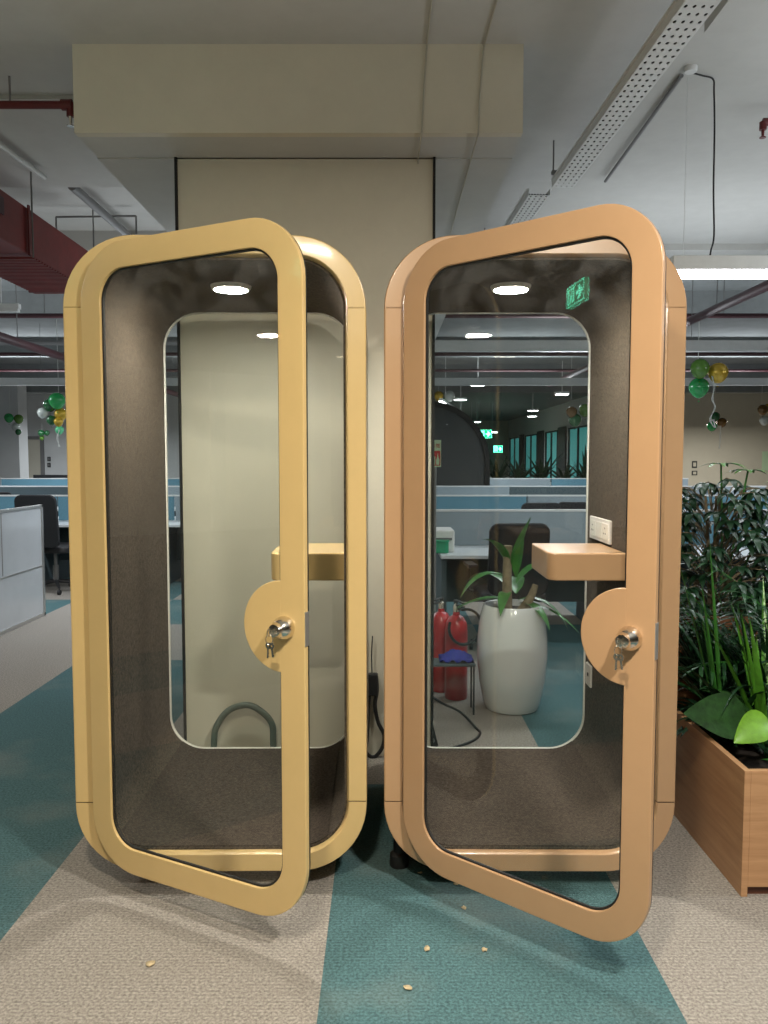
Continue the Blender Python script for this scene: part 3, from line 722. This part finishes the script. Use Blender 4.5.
MB().box(-.08, .08, -.178, -.176, .10, .12).build('box_slot', M['greypipe'], wb)

# dark arched pod far behind
ap = at(428, 468, 14.3)
pod = thing('arched_pod', 'large dark round-topped structure in the far office, seen through the tan booth', 'pod', (ap.x, 14.3, 0))
Rr = .98+.1
arch = [(-Rr, 0)]+[(-Rr*math.cos(R(a)), 1.45+Rr*math.sin(R(a))) for a in range(0, 181, 6)]+[(Rr, 0)]
MB().prism(arch, -.04, .9).build('pod_shell', M['mullion'], pod)
pth = [(-Rr, 0, 1, 0)]+[(-Rr*math.cos(R(a)), 1.45+Rr*math.sin(R(a)), math.cos(R(a)), -math.sin(R(a))) for a in range(0, 181, 6)]+[(Rr, 0, -1, 0)]
MB().sweep(pth, [(-.02, -.09), (-.02, .95), (-.001, .95), (-.001, -.04), (.07, -.04), (.07, -.09)], False).build('pod_rim', M['gap'], pod)

# fire sign behind the booth, on a slim post
f0, f1 = at(430, 440, 5.6), at(441, 467, 5.6)
fs = thing('fire_sign', 'small pale green and red fire safety sign, left in the tan booth rear glass', 'sign', ((f0.x+f1.x)/2, 5.6, 0))
hw = (f1.x-f0.x)/2
MB().box(-hw, hw, -.004, .004, f1.z, f0.z).build('sign_board', M['signface'], fs)
hh = f0.z-f1.z
MB().box(-hw*.86, hw*.86, -.0055, -.0042, f1.z+hh*.05, f1.z+hh*.60).build('red_panel', M['signred'], fs)
ltr = MB()
# pictogram strokes: extinguisher and flame, and FIRE above
cx, z0 = 0, f1.z+hh*.08
ltr.prism(rrpts(-hw*.5, -hw*.05, z0, z0+hh*.32, hw*.15, 4), -.0068, -.0056).box(-hw*.36, -hw*.2, -.0068, -.0056, z0+hh*.32, z0+hh*.40)
ltr.prism([(hw*.15, z0), (hw*.65, z0), (hw*.72, z0+hh*.18), (hw*.50, z0+hh*.30), (hw*.42, z0+hh*.46), (hw*.25, z0+hh*.26), (hw*.08, z0+hh*.16)], -.0068, -.0056)
ltr.build('pictogram', M['signface'], fs)
def letters(txt, cw, chh, x, z, y0, y1):
    G = {'F': [(0, 0, .2, 1), (0, .8, 1, 1), (0, .42, .8, .6)], 'I': [(.4, 0, .6, 1)], 'R': [(0, 0, .2, 1), (0, .8, 1, 1), (.8, .45, 1, 1), (0, .42, 1, .58), (.7, 0, .92, .45)], 'E': [(0, 0, .2, 1), (0, .8, 1, 1), (0, .42, .8, .6), (0, 0, 1, .2)]}
    mb = MB()
    for i, c in enumerate(txt):
        for a, b, c2, d in G[c]: mb.box(x+(i*1.3+a)*cw, x+(i*1.3+c2)*cw, y0, y1, z+b*chh, z+d*chh)
    return mb
letters('FIRE', hw*.32, hh*.14, -hw*.78, f1.z+hh*.72, -.0056, -.0042).build('lettering', M['signred'], fs)
MB().tube([(0, .012, 0.005), (0, .012, f0.z)], .008, 8).lathe([(0, 0), (.12, 0), (.12, .01), (.01, .02)], (0, .012, 0)).build('post', M['greypipe'], fs)

# small plates on the far right wall
for (px, py, w, h, lab) in ((694.5, 464.5, 5, 7, 'small dark framed notice on the far right wall, the upper of two'), (694.5, 473, 5.5, 4.5, 'small dark framed notice on the far right wall, the lower of two')):
    c = at(px, py, 24.99); k = 25/F
    o = tag(MB().box(-w*k/2, w*k/2, -.02, 0, -h*k/2, h*k/2).build('framed_notice', M['mullion'], loc=(c.x, 25, c.z)), lab, 'notice')
    MB().box(-w*k*.28, w*k*.28, -.024, -.02, -h*k*.28, h*k*.28).build('notice_sheet', M['wallfar'], o)
for (px, py, lab) in ((49, 459, 'small dark framed notice on the far left wall, the upper of two'), (49, 465, 'small dark framed notice on the far left wall, the lower of two')):
    c = at(px, py, 24.99); k = 25/F
    o = tag(MB().box(-1.6*k, 1.6*k, -.02, 0, -2.2*k, 2.2*k).build('framed_notice', M['mullion'], loc=(c.x, 25, c.z)), lab, 'notice')
    MB().box(-.8*k, .8*k, -.024, -.02, -1.2*k, 1.2*k).build('notice_sheet', M['greypipe'], o)
c = at(766, 461, 24.99)
tag(MB().box(-.12, .3, -.02, 0, -.3, .3).build('wall_poster', M['signface'], loc=(c.x, 25, c.z)), 'pale green poster on the far wall at the right edge', 'poster')

# ------------------------------------------------------------ balloons
def cluster(Y, items, lab, string=None, top=3.72):
    c0 = at(items[0][0], items[0][1], Y)
    t = thing('balloon_cluster', lab, 'balloons', (c0.x, Y, c0.z))
    zmax = -9
    for i, (px, py, r, m) in enumerate(items):
        c = at(px, py, Y)-Vector((c0.x, Y, c0.z)); rr = r*Y/F; c.y = ((i*37) % 5-2)*rr*.25
        zmax = max(zmax, c.z+rr)
        b = MB().ball(c, rr, rr, rr, drop=.28).lathe([(.0, -rr*1.28), (rr*.13, -rr*1.42), (rr*.02, -rr*1.33)], c, n=10).build('balloon', M[m], t)
    pts = [(0, 0, top-c0.z), (0, 0, .02)]
    MB().tube(pts, .004, 6).build('hanging_thread', M['ribbon'], t)
    if string:
        s = MB()
        for j in range(2):
            s.tube(spline([at(x+j*1.2*(-1)**k, y, Y)-Vector((c0.x, 0, c0.z))+Vector((0, -Y-.12, 0)) for k, (x, y) in enumerate(string)], 5), .0042*Y/11, 5)
        s.build_each('curled_ribbon', M['ribbon'], t)
cluster(11, [(698, 369, 9.5, 'oliveb'), (718, 372.5, 10, 'goldb'), (701, 387, 10, 'greenb')], 'cluster of olive, gold and green balloons at the right, above the planter', [(708, 377), (711, 388), (708, 400), (712, 408), (706, 420), (712, 428), (709, 420)])
cluster(21.5, [(714.5, 416.5, 4.5, 'darkgreenb'), (722, 422.5, 4.7, 'bronzeb'), (713, 426, 5, 'greenb')], 'small cluster of dark green and bronze balloons by the far right wall', [(718, 426), (719, 438), (717, 449)])
cluster(20, [(761.5, 410, 5.2, 'bronzeb'), (764.5, 420.5, 4.7, 'whiteb'), (769, 408, 4.5, 'goldb')], 'cluster of bronze and pale balloons at the right edge, far off')
cluster(12, [(58.7, 401, 8.2, 'greenb'), (50, 405, 6.5, 'darkgreenb'), (59.5, 414, 6.5, 'goldb'), (43, 413, 5, 'whiteb'), (51, 420, 5, 'darkgreenb'), (59.5, 422, 4.6, 'goldb'), (59.5, 430, 4.2, 'mintb')], 'big cluster of green, gold and pale balloons hanging left of the yellow booth', [(62, 430), (61, 438), (62, 447)])
cluster(19, [(10, 418, 4.6, 'greenb'), (18.6, 419, 4.6, 'oliveb'), (15, 427, 4, 'whiteb'), (18.6, 432, 3, 'darkgreenb')], 'small cluster of green and pale balloons in front of the white pillar at the left')
cluster(23, [(42, 433, 3.3, 'darkgreenb'), (47, 433, 2.6, 'darkgreenb'), (41.5, 438, 2.2, 'oliveb')], 'tiny cluster of dark green balloons by the far left wall')
cluster(19, [(438.5, 396, 4.8, 'goldb'), (449.5, 396, 5.5, 'whiteb'), (443, 403, 4.8, 'mintb')], 'gold, white and mint balloons seen through the tan booth, upper left of its glass')
cluster(17, [(571, 412, 5.5, 'bronzeb'), (575, 420, 6.5, 'darkgreenb'), (586, 410, 6.5, 'oliveb')], 'bronze and dark green balloons at the right edge of the tan booth rear glass')

# ------------------------------------------------------------ white pot with plant, extinguishers
px0 = at(511.5, 700, 4.74)
pt = thing('potted_plant', 'tall white glazed pot with a stumpy broad-leaved plant, seen through the tan booth', 'plant', (px0.x, 4.74, 0))
prof = [(0, 0), (.135, 0), (.152, .008), (.168, .05), (.192, .18), (.205, .33), (.202, .46), (.186, .58), (.172, .635), (.165, .648), (.155, .645), (.150, .62), (.150, .55), (0, .55)]
MB().lathe([(r*1.03, h*.985) for r, h in prof], n=48).build('pot', M['pot'], pt)
MB().lathe([(0, .612), (.1, .606), (.151, .60)], n=24).build('soil', M['soil'], pt)
MB().tube([(-.03, 0, .58), (-.035, 0, .80), (-.03, 0, .99)], .030, 12, r1=.026).tube(spline([(.05, -.03, .60), (.10, -.04, .68), (.13, -.04, .76)]), .032, 10, r1=.018).build('trunk', M['bark'], pt)
lf = MB()
for (b, d, l, w, dr) in (((.0, 0, .85), (.22, -.2, 1), .34, .10, .4), ((.02, 0, .80), (.10, -.15, 1), .32, .085, .3), ((-.03, 0, .88), (-.35, -.3, .9), .30, .09, 1.2), ((-.05, 0, .80), (-1, -.3, .75), .34, .09, 1.9),
                         ((0, 0, .66), (-1, -.4, .35), .40, .07, .7), ((0, 0, .66), (-.9, .3, .1), .36, .07, .5), ((.03, 0, .66), (1, -.3, .6), .38, .08, 2.0), ((.05, 0, .64), (1, -.5, .15), .40, .055, 1.0),
                         ((.04, 0, .64), (.6, -.8, .5), .30, .08, 1.8), ((-.03, 0, .70), (-.3, -.9, .5), .28, .08, 1.6), ((.02, 0, .7), (.2, .9, .8), .36, .10, 1.2), ((.0, 0, .72), (-.5, .6, .8), .4, .1, 1.4), ((.02, 0, .76), (.55, .2, .9), .34, .09, 1.4)):
    lf.leaf(b, d, l, w, dr, .3)
lf.build('foliage', M['leafm'], pt)

def extinguisher(x, y, rz, lab, sc=1.0, hose=True):
    t = thing('fire_extinguisher', lab, 'fire extinguisher', (x, y, 0), R(rz))
    k = sc
    MB().lathe([(0, 0), (.066*k, 0), (.070*k, .01), (.070*k, .42*k), (.064*k, .47*k), (.045*k, .505*k), (.022*k, .52*k), (.020*k, .54*k), (0, .54*k)], n=32).build('cylinder', M['ext'], t)
    MB().lathe([(0, .535*k), (.020*k, .535*k), (.022*k, .575*k), (.012*k, .59*k), (0, .59*k)], n=16).build('valve', M['chrome'], t)
    MB().box(-.012, .012, -.10*k, .02, .580*k, .588*k).box(-.012, .012, -.11*k, .02, .605*k, .613*k).box(-.012, .012, .005, .02, .58*k, .613*k).build('handle', M['black'], t, bevel=.003)
    if hose:
        pts = [(0.02, -.02, .56*k)]+[(.02+.11*math.sin(R(a)), -.085, .46*k+.11*math.cos(R(a))*1.0) for a in range(-10, 300, 20)]
        MB().tube(spline(pts, 3), .009, 8).build('hose', M['cable'], t)
    return t
e = at(456, 690, 4.95); extinguisher(e.x, 4.95, 20, 'red fire extinguisher with black hose, right one, beside the white pot', 1.02)
e = at(441, 690, 5.1); extinguisher(e.x, 5.12, -30, 'red fire extinguisher partly hidden behind the other one, left one', 1.0, False)
# blue bag on the floor stand beside the extinguishers
b0 = at(462, 652, 4.72)
bg = thing('wire_stand', 'low black wire stand between the extinguishers and the white pot', 'stand', (b0.x-.06, 4.68, 0))
sx = MB()
for x in (-.16, .12):
    for y in (-.07, .07): sx.tube([(x, y, 0), (x, y, b0.z-.06)], .006, 6)
sx.build_each('stand_leg', M['cable'], bg)
MB().box(-.17, .13, -.08, .08, b0.z-.06, b0.z-.045).build('stand_top', M['screend'], bg, bevel=.005)
cl = MB()
n, mm = 12, 9
vs = [(-.09+.20*i/n, -.06+.13*j/mm, max(0.003, .012+.05*math.sin(math.pi*i/n)*math.sin(math.pi*j/mm)+.012*math.sin(i*1.7+j*2.3))) for i in range(n+1) for j in range(mm+1)]
cl.add(vs, [(i*(mm+1)+j, (i+1)*(mm+1)+j, (i+1)*(mm+1)+j+1, i*(mm+1)+j+1) for i in range(n) for j in range(mm)], True)
co = tag(cl.build('folded_cloth', M['blue'], solid=.003, loc=(b0.x-.05, 4.68, b0.z-.044)), 'crumpled deep blue cloth lying beside the red extinguisher', 'cloth')
gb = tag(MB().prismz(rrpts(-.10, .10, -.08, .08, .03), 0, .10).build('green_tub', M['bin'], bevel=.01, loc=(at(436, 632, 6.4).x, 6.45, .751)), 'green tub on the nearest desk at the left in the tan booth rear glass', 'tub')
MB().prismz(rrpts(-.105, .105, -.085, .085, .033), .092, .104).build('tub_rim', M['bin'], gb)

# cable on the floor behind the tan booth
z = .008
cable('floor_cable', spline([at(424, 690, 4.35, None), at(440, 702, 4.3), at(460, 712, z=.06), at(476, 728, z=z), at(480, 733, z=z), at(474, 740, z=z), at(455, 747, z=z), at(430, 750, z=z), at(400, 752, z=z)], 8), .007, M['cable'], 'black cable looping on the floor behind the tan booth')
ps = thing('power_strip', 'black power strip standing on edge behind the lower left corner of the tan booth glass', 'power strip', (at(433, 745, z=0).x, at(433, 745, z=0).y-.02, 0), R(10))
MB().prism(rrpts(-.024, .024, 0, .24, .01, 4), -.02, .02).xf(Matrix.Rotation(R(-14), 4, 'Y')).build('strip_body', M['black'], ps)
pk = MB()
for k in range(4): pk.lathe([(0, -.0235), (.013, -.0235), (.013, -.0195), (0, -.0195)], (0, 0, .04+.052*k), axis='Y', n=14)
pk.xf(Matrix.Rotation(R(-14), 4, 'Y')).build_each('socket', M['greypipe'], ps)

# conduit arch behind the yellow booth, black plug between the booths
hp = [at(214, 765, 3.86), at(214, 745, 3.86), at(216, 728, 3.86), at(228, 711, 3.86), at(247, 705, 3.86), at(262, 712, 3.86), at(272, 724, 3.86), at(273, 740, 3.86), at(274, 760, 3.86)]
hp[0].z = .02; hp[-1].z = .02
tag(MB().tube(spline(hp, 8), .016, 12).build('flexible_conduit', M['hose']), 'grey green flexible conduit arching out of the floor behind the yellow booth', 'conduit')
c1 = at(373, 684, 3.93)
pg = thing('wall_plug', 'black plug and looping cable on the column between the two booths', 'plug', (c1.x, 3.95, c1.z))
MB().box(-.024, .024, -.045, 0, -.055, .055).build('plug_body', M['black'], pg, bevel=.006)
rel = lambda px, py, y=3.925: at(px, py, y)-Vector((c1.x, 3.95, c1.z))
MB().tube([rel(372, 673), rel(371.5, 655), rel(372.5, 636)], .0035, 6).build('upper_wire', M['cable'], pg)
MB().tube(spline([rel(376, 676), rel(377, 690), rel(375, 705), rel(378, 722), rel(384, 735), rel(382, 748), rel(374, 757), rel(366, 752), rel(367, 738), rel(368, 715), rel(369, 695)], 6), .010, 8).build('looping_cable', M['cable'], pg)

# ------------------------------------------------------------ planters on the right
P0 = (1.229, 2.645)
def planter(x0, x1, y0, y1, h, m, lab, th=.022, kick=.035):
    t = thing('planter_box', lab, 'planter', ((x0+x1)/2, (y0+y1)/2, 0)); a, b = (x1-x0)/2, (y1-y0)/2
    MB().box(-a, -a+th, -b, b, 0, h).build('side_panel', m, t, bevel=.0015)
    MB().box(a-th, a, -b, b, 0, h).build('side_panel', m, t, bevel=.0015)
    MB().box(-a+th, a-th, -b, -b+th, kick, h).build('front_panel', m, t, bevel=.0015)
    MB().box(-a+th, a-th, b-th, b, 0, h).build('rear_panel', m, t, bevel=.0015)
    MB().box(-a+th, a-th, -b+.02, -b+.04, 0, kick).build('plinth', M['kick'], t)
    s = MB(); nx, ny = 14, 14
    vs = [(-a+th+(2*a-2*th)*i/nx, -b+th+(2*b-2*th)*j/ny, h-.10+.02*math.sin(i*2.1)*math.cos(j*1.7)+.01*math.sin(i*j)) for i in range(nx+1) for j in range(ny+1)]
    s.add(vs, [(i*(ny+1)+j, (i+1)*(ny+1)+j, (i+1)*(ny+1)+j+1, i*(ny+1)+j+1) for i in range(nx) for j in range(ny)], True)
    s.build('soil', M['soil'], t)
planter(1.229, 2.7, 2.645, 3.60, .444, M['wood'], 'low oak laminate planter box in the right foreground')
planter(1.229, 2.7, 3.62, 4.3, .78, M['woodd'], 'taller reddish wooden planter box behind the low one', .025)

random.seed(21)
def plant(name, lab, base, leaves, leafm, stems=None, stemm='bark', cat='plant'):
    t = thing(name, lab, cat, base)
    leaves.build('foliage', M[leafm] if isinstance(leafm, str) else leafm, t)
    if stems: stems.build('stem', M[stemm], t)
    return t
def rnd(a, b): return random.uniform(a, b)
def schefflera(base, h, n, spread, lab, m='leafk', z0=.3, size=.12):
    lv, st = MB(), MB()
    for k in range(3):
        a = rnd(0, 6.28); st.tube(spline([(0.03*math.cos(a), .03*math.sin(a), -.05), (.08*math.cos(a), .08*math.sin(a), h*.5), (.14*math.cos(a), .14*math.sin(a), h*.86)]), .011, 6, r1=.006)
    for i in range(n):
        a = i*2.4+rnd(-.3, .3); f = i/n; zz = z0*h+(1-z0)*h*f*.92; rr = spread*(1-.55*f)*rnd(.6, 1.05)
        c = Vector((rr*math.cos(a), rr*math.sin(a), zz+rnd(-.03, .06)))
        st.tube(spline([(.04*math.cos(a), .04*math.sin(a), zz-.10), (c.x*.6, c.y*.6, c.z-.01), c], 3), .003, 5)
        nl = random.choice((6, 7, 8)); o = rnd(0, 1)
        for j in range(nl):
            b = o+j*2*math.pi/nl
            d = Vector((math.cos(b), math.sin(b), rnd(-.1, .25)))+Vector((c.x, c.y, 0))*.5
            lv.leaf(c, d, rnd(.8, 1.15)*size, size*.38, 1.3, .2, n=5)
    return plant('umbrella_plant', lab, base, lv, m, st)
schefflera((1.60, 3.83, .68), .76, 150, .42, 'dark umbrella plant with drooping leaf fans, tallest in the planter', size=.095, z0=.0)
schefflera((2.20, 4.02, .68), .62, 110, .42, 'dark umbrella plant at the right rear of the taller planter', size=.10, z0=.0)
# bright new growth at the top of the first umbrella plant
lv = MB()
for c in (Vector((-.06, -.10, .80)), Vector((.05, -.14, .77)), Vector((.22, -.12, .72))):
    for j in range(7):
        b = j*.9; lv.leaf(c, (math.cos(b), math.sin(b)*.8, .35), rnd(.08, .13), .035, .9, .2, n=5)
stx = MB().tube([(0, 0, 0), (-.03, -.06, .5), (-.06, -.10, .80)], .005, 5).tube([(0, 0, 0), (.03, -.08, .5), (.05, -.14, .77)], .005, 5).tube([(0, 0, 0), (.12, -.06, .4), (.22, -.12, .72)], .005, 5)
plant('young_shoots', 'bright green young shoots rising above the dark umbrella plant', (1.66, 3.88, .68), lv, 'leafb', stx, 'leafm')

def fountain(name, base, n, length, width, lab, m, rise=(.6, 1.3), droop=(1.2, 2.2), cat='plant', stem=True, seedv=0, fold=.3, ang=None):
    lv, st = MB(), MB()
    for i in range(n):
        a = i*2.4+rnd(-.3, .3) if ang is None else R(rnd(*ang))
        d = Vector((math.cos(a), math.sin(a), rnd(*rise)))
        b = Vector((.03*math.cos(a), .03*math.sin(a), rnd(0, .05)))
        lv.leaf(b, d, length*rnd(.65, 1.1), width*rnd(.8, 1.15), rnd(*droop), fold, n=9)
    if stem: st.tube([(0, 0, -.08), (0, 0, .06)], .018, 8, r1=.01)
    return plant(name, lab, base, lv, m, st if stem else None, 'leafd')
def palm(base, n, length, lab, m='leafd', ang=None, lw=.018, ll=.22, up=(.8, 1.8)):
    lv, st = MB(), MB()
    for i in range(n):
        a = i*2.4+rnd(-.2, .2) if ang is None else R(rnd(*ang))
        d = Vector((math.cos(a), math.sin(a), rnd(*up))).normalized(); p = Vector((0, 0, 0)); pts = [p.copy()]; L = length*rnd(.75, 1.1)
        N = 14; sd = Vector((-math.sin(a), math.cos(a), 0))
        for k in range(N):
            p = p+d*(L/N); pts.append(p.copy()); d = (d+Vector((0, 0, -.085))).normalized()
            if k > 4:
                for s in (-1, 1):
                    lv.leaf(p, sd*s+d*.9+Vector((0, 0, .1)), ll*(1-.45*(k-5)/(N-5)), lw, .9, .2, n=5)
        lv.leaf(p, d, ll*.6, lw, .5, .2, n=4)
        st.tube(pts, .005, 6, r1=.002)
    st.tube([(0, 0, -.08), (0, 0, .03)], .02, 8)
    return plant('areca_palm', lab, base, lv, m, st, 'leafm')
palm((1.95, 3.42, .34), 22, .95, 'feathery dark green palm at the right edge of the low planter', 'leafd', up=(1.2, 3.0))
palm((1.62, 3.46, .34), 26, .74, 'feathery dark green palm in the middle of the low planter', 'leafk', up=(1.6, 3.6), ll=.17)
fountain('spider_plant', (1.44, 3.40, .36), 110, .56, .020, 'grassy dark plant with arching thin leaves next to the tan booth', 'leafk', (2.4, 6.0), (1.0, 2.4))
fountain('spider_plant', (1.62, 3.28, .35), 130, .60, .024, 'grassy dark plant with arching thin leaves at the right edge of the low planter', 'leafk', (2.4, 6.0), (1.0, 2.6))
fountain('spider_plant', (1.42, 3.16, .35), 26, .62, .030, 'glossy dark plant with arching blades behind the bright sword-leaved plant', 'leafd', (2.0, 4.0), (1.4, 2.4))
fountain('sword_plant', (1.50, 3.04, .36), 18, .66, .036, 'upright bright green sword-leaved plant at the right edge', 'leafb', (2.4, 6), (.1, .4), fold=.35)
fountain('sword_plant', (1.40, 3.20, .36), 4, .78, .020, 'upright green sword-leaved plant beside the tan booth', 'leafm', (3.0, 5), (.02, .12), fold=.35, ang=(150, 240))
fountain('ground_fern', (1.40, 3.25, .35), 60, .26, .045, 'low dark ferny undergrowth behind the broad leaf', 'leafk', (.5, 2.0), (.8, 2.0), stem=False)
fountain('ground_fern', (1.75, 3.30, .35), 60, .30, .045, 'low dark ferny undergrowth behind the bright sword-leaved plant', 'leafk', (.5, 2.0), (.8, 2.0), stem=False)
# broad leaves low down
b0_ = Vector((1.50, 3.02, .36)); q = at(748, 722, 2.98)-b0_
lv = MB()
lv.leaf(q, (-1, -.15, .32), .27, .20, .25, .22, twist=-1.0, n=10)
lv.leaf(q+Vector((.03, .02, .02)), (-.5, .5, .6), .22, .10, .9, .2, n=9)
stx = MB().tube(spline([(.02, .0, -.03), (.05, 0, .0), q]), .005, 6)
plant('broad_leaf_plant', 'dark green plant with a broad oval leaf low over the planter edge', b0_, lv, mat('dark_broad_leaf', (.014, .052, .010), .65, spec=.25, noise=.5, nscale=22), stx, 'leafm')
b0_ = Vector((1.50, 2.86, .36)); q = at(770, 722, 2.84)-b0_
lv = MB()
lv.leaf(q, (-1, -.3, -.12), .17, .13, .5, .3, twist=-.8, n=10)
lv.leaf(q, (.9, -.6, .12), .22, .12, .8, .2, n=10)
stx = MB().tube(spline([(.03, .03, -.03), (.03, .02, .02), q]), .004, 6)
plant('lime_leaf_plant', 'bright lime green broad leaf near the corner of the low planter', b0_, lv, leafmat('lime_leaf', (.13, .30, .02)), stx, 'leafb')
fountain('leafy_sprig', (1.50, 2.80, .36), 7, .12, .05, 'small green sprig at the front corner of the low planter', 'leafm', (.2, .8), (.6, 1.2), stem=False)

# plants in the distance in front of the window wall
random.seed(5)
fx = thing('planter_trough', 'long dark planter trough in front of the far windows, seen through the tan booth', 'planter', (4.4, 24.3, 0))
MB().box(-2.7, 2.2, -.25, .25, 0, .72).build('trough', M['screend'], fx, bevel=.01)
MB().box(-2.65, 2.15, -.22, .22, .72, .735).build('soil', M['soil'], fx)
for i in range(7):
    x = 2.1+i*.68
    fountain('trough_plant', (x, 24.3, .735), 16, 1.0 if i % 2 else 1.25, .13, ['dark leafy plant in the far trough, %s from the left' % w for w in ('first', 'second', 'third', 'fourth', 'fifth', 'sixth', 'last')][i], 'leafk', (.8, 3), (.4, 1.3))['group'] = 'plants in the far trough'

# ------------------------------------------------------------ dry flakes on the carpet
for i, (px, py, s, lab) in enumerate(((150, 965, .016, 'dry beige leaf flake on grey carpet in front of the yellow booth'), (427, 950, .013, 'dry beige leaf flake on teal carpet, in front of the tan door'),
        (408, 989, .015, 'dry beige leaf flake nearest the camera on teal carpet'), (468, 886, .016, 'dry curled leaf flake under the tan door, the right of a pair'), (456, 885, .012, 'dry curled leaf flake under the tan door, the left of a pair'),
        (464, 909, .011, 'small dry flake on teal carpet by the tan door shadow'), (484, 951, .012, 'pale flake on teal carpet below the middle of the tan door'), (420, 874, .009, 'tiny dry flake close to the bottom of the tan booth'))):
    c = at(px, py, z=0); mb = MB(); k = 9
    vs = [(0, 0, .005)]+[(s*rnd(.7, 1.1)*math.cos(2*math.pi*j/k), s*rnd(.6, .9)*math.sin(2*math.pi*j/k), rnd(.001, .007)) for j in range(k)]
    mb.add(vs, [(0, j+1, (j+1) % k+1) for j in range(k)], True)
    o = mb.build('leaf_flake', M['flake'], solid=.0012, loc=(c.x, c.y, .0015)); o.rotation_euler = (0, 0, i*1.3)
    tag(o, lab, 'leaf', 'dry leaf flakes on the carpet')

# ------------------------------------------------------------ light
def area(name, loc, sx, sy, power, col, rot=(0, 0, 0), spread=180):
    l = bpy.data.lights.new(name, 'AREA'); l.shape = 'RECTANGLE'; l.size = sx; l.size_y = sy; l.energy = power; l.color = col; l.spread = R(spread)
    o = bpy.data.objects.new(name, l); C.objects.link(o); o.location = loc; o.rotation_euler = rot
    return o
WARM, NEU, COOL = (1, .87, .68), (1, .94, .84), (.90, .95, 1)
UP = (math.pi, 0, 0)  # upward fills have no fittings; added only to brighten the ceiling
area('lamp_over_front', (.97, .66, 2.94), .20, .08, 100, NEU)
area('lamp_over_front', (-.36, .12, 2.94), .20, .08, 84, WARM)
area('lamp_behind', (0, -2.4, 2.75), 3.0, .12, 12, WARM)
area('ceiling_fill_behind', (0, -.8, 2.2), 4.0, 1.5, 26, WARM, UP)  # added fill, lifts the near ceiling and the beam front
area('lamp_left', (-3.4, 3.2, 2.7), .12, 1.6, 28, NEU)
area('ceiling_fill_left', (-1.3, 1.2, 2.1), 1, 2, 14, NEU, UP)  # added fill without a fitting, brightens the ceiling at left
area('ceiling_fill_left', (-5.2, 3.0, 2.1), 2, 3, 30, NEU, UP)
area('lamp_right', (3.2, 2.6, 2.7), 1.6, .12, 22, COOL)
area('ceiling_fill_right', (3.2, 2.4, 2.1), 2, 3, 48, COOL, UP)  # added cool fill, evens out the ceiling at right
area('ceiling_fill_right', (3.0, 6.0, 2.1), 3, 1, 22, COOL, UP)
area('ceiling_fill_left', (-1.4, 6.6, 1.9), 1, 1, 12, COOL, UP)  # added fill for the ceiling bay left of the beam
area('ceiling_fill_left', (-5.4, 6.4, 2.1), 2, 1, 18, COOL, UP)
for x in (-6.5, -2.6, 2.6, 6.5):
    for y in (7.9, 11.4, 15.0, 19.5):
        area('lamp_office', (x, y, 2.66), 1.6, .1, 60, COOL)
    for y in (9.5, 15.0):
        area('ceiling_fill_office', (x, y, 2.5), 1.6, .3, 45, COOL, UP)  # added fill, lightens the dark slab over the desks
area('pot_fill', (1.6, 5.6, 2.8), 1.4, .12, 26, COOL)  # added cool fill, whitens the pot and the floor around it
area('wall_fill_far_left', (-9, 22, 2.6), 4, .3, 110, COOL)  # added fill, lightens the far left walls
area('lamp_far', (4, 33, 2.6), 1.2, 6, 120, COOL)
area('lamp_wall', (9.5, 22.5, 2.6), 3, .3, 120, NEU)
w = bpy.data.worlds.new('w'); bpy.context.scene.world = w; w.use_nodes = True
w.node_tree.nodes['Background'].inputs[0].default_value = (.5, .6, .7, 1); w.node_tree.nodes['Background'].inputs[1].default_value = .05

# ------------------------------------------------------------ camera
cd = bpy.data.cameras.new('camera'); cam = bpy.data.objects.new('camera', cd); C.objects.link(cam)
cam.location = (0, 0, CH); cam.rotation_euler = (R(90)-PITCH, 0, 0)
cd.sensor_fit = 'VERTICAL'; cd.sensor_height = 24; cd.lens = 24*F/1024; cd.clip_start = .05; cd.clip_end = 200
bpy.context.scene.camera = cam
sc = bpy.context.scene
sc.view_settings.view_transform = 'Standard'; sc.view_settings.look = 'None'; sc.view_settings.gamma = 1
sc.view_settings.use_curve_mapping = False; sc.view_settings.exposure = 0
sc.cycles.max_bounces = 10; sc.cycles.transparent_max_bounces = 24
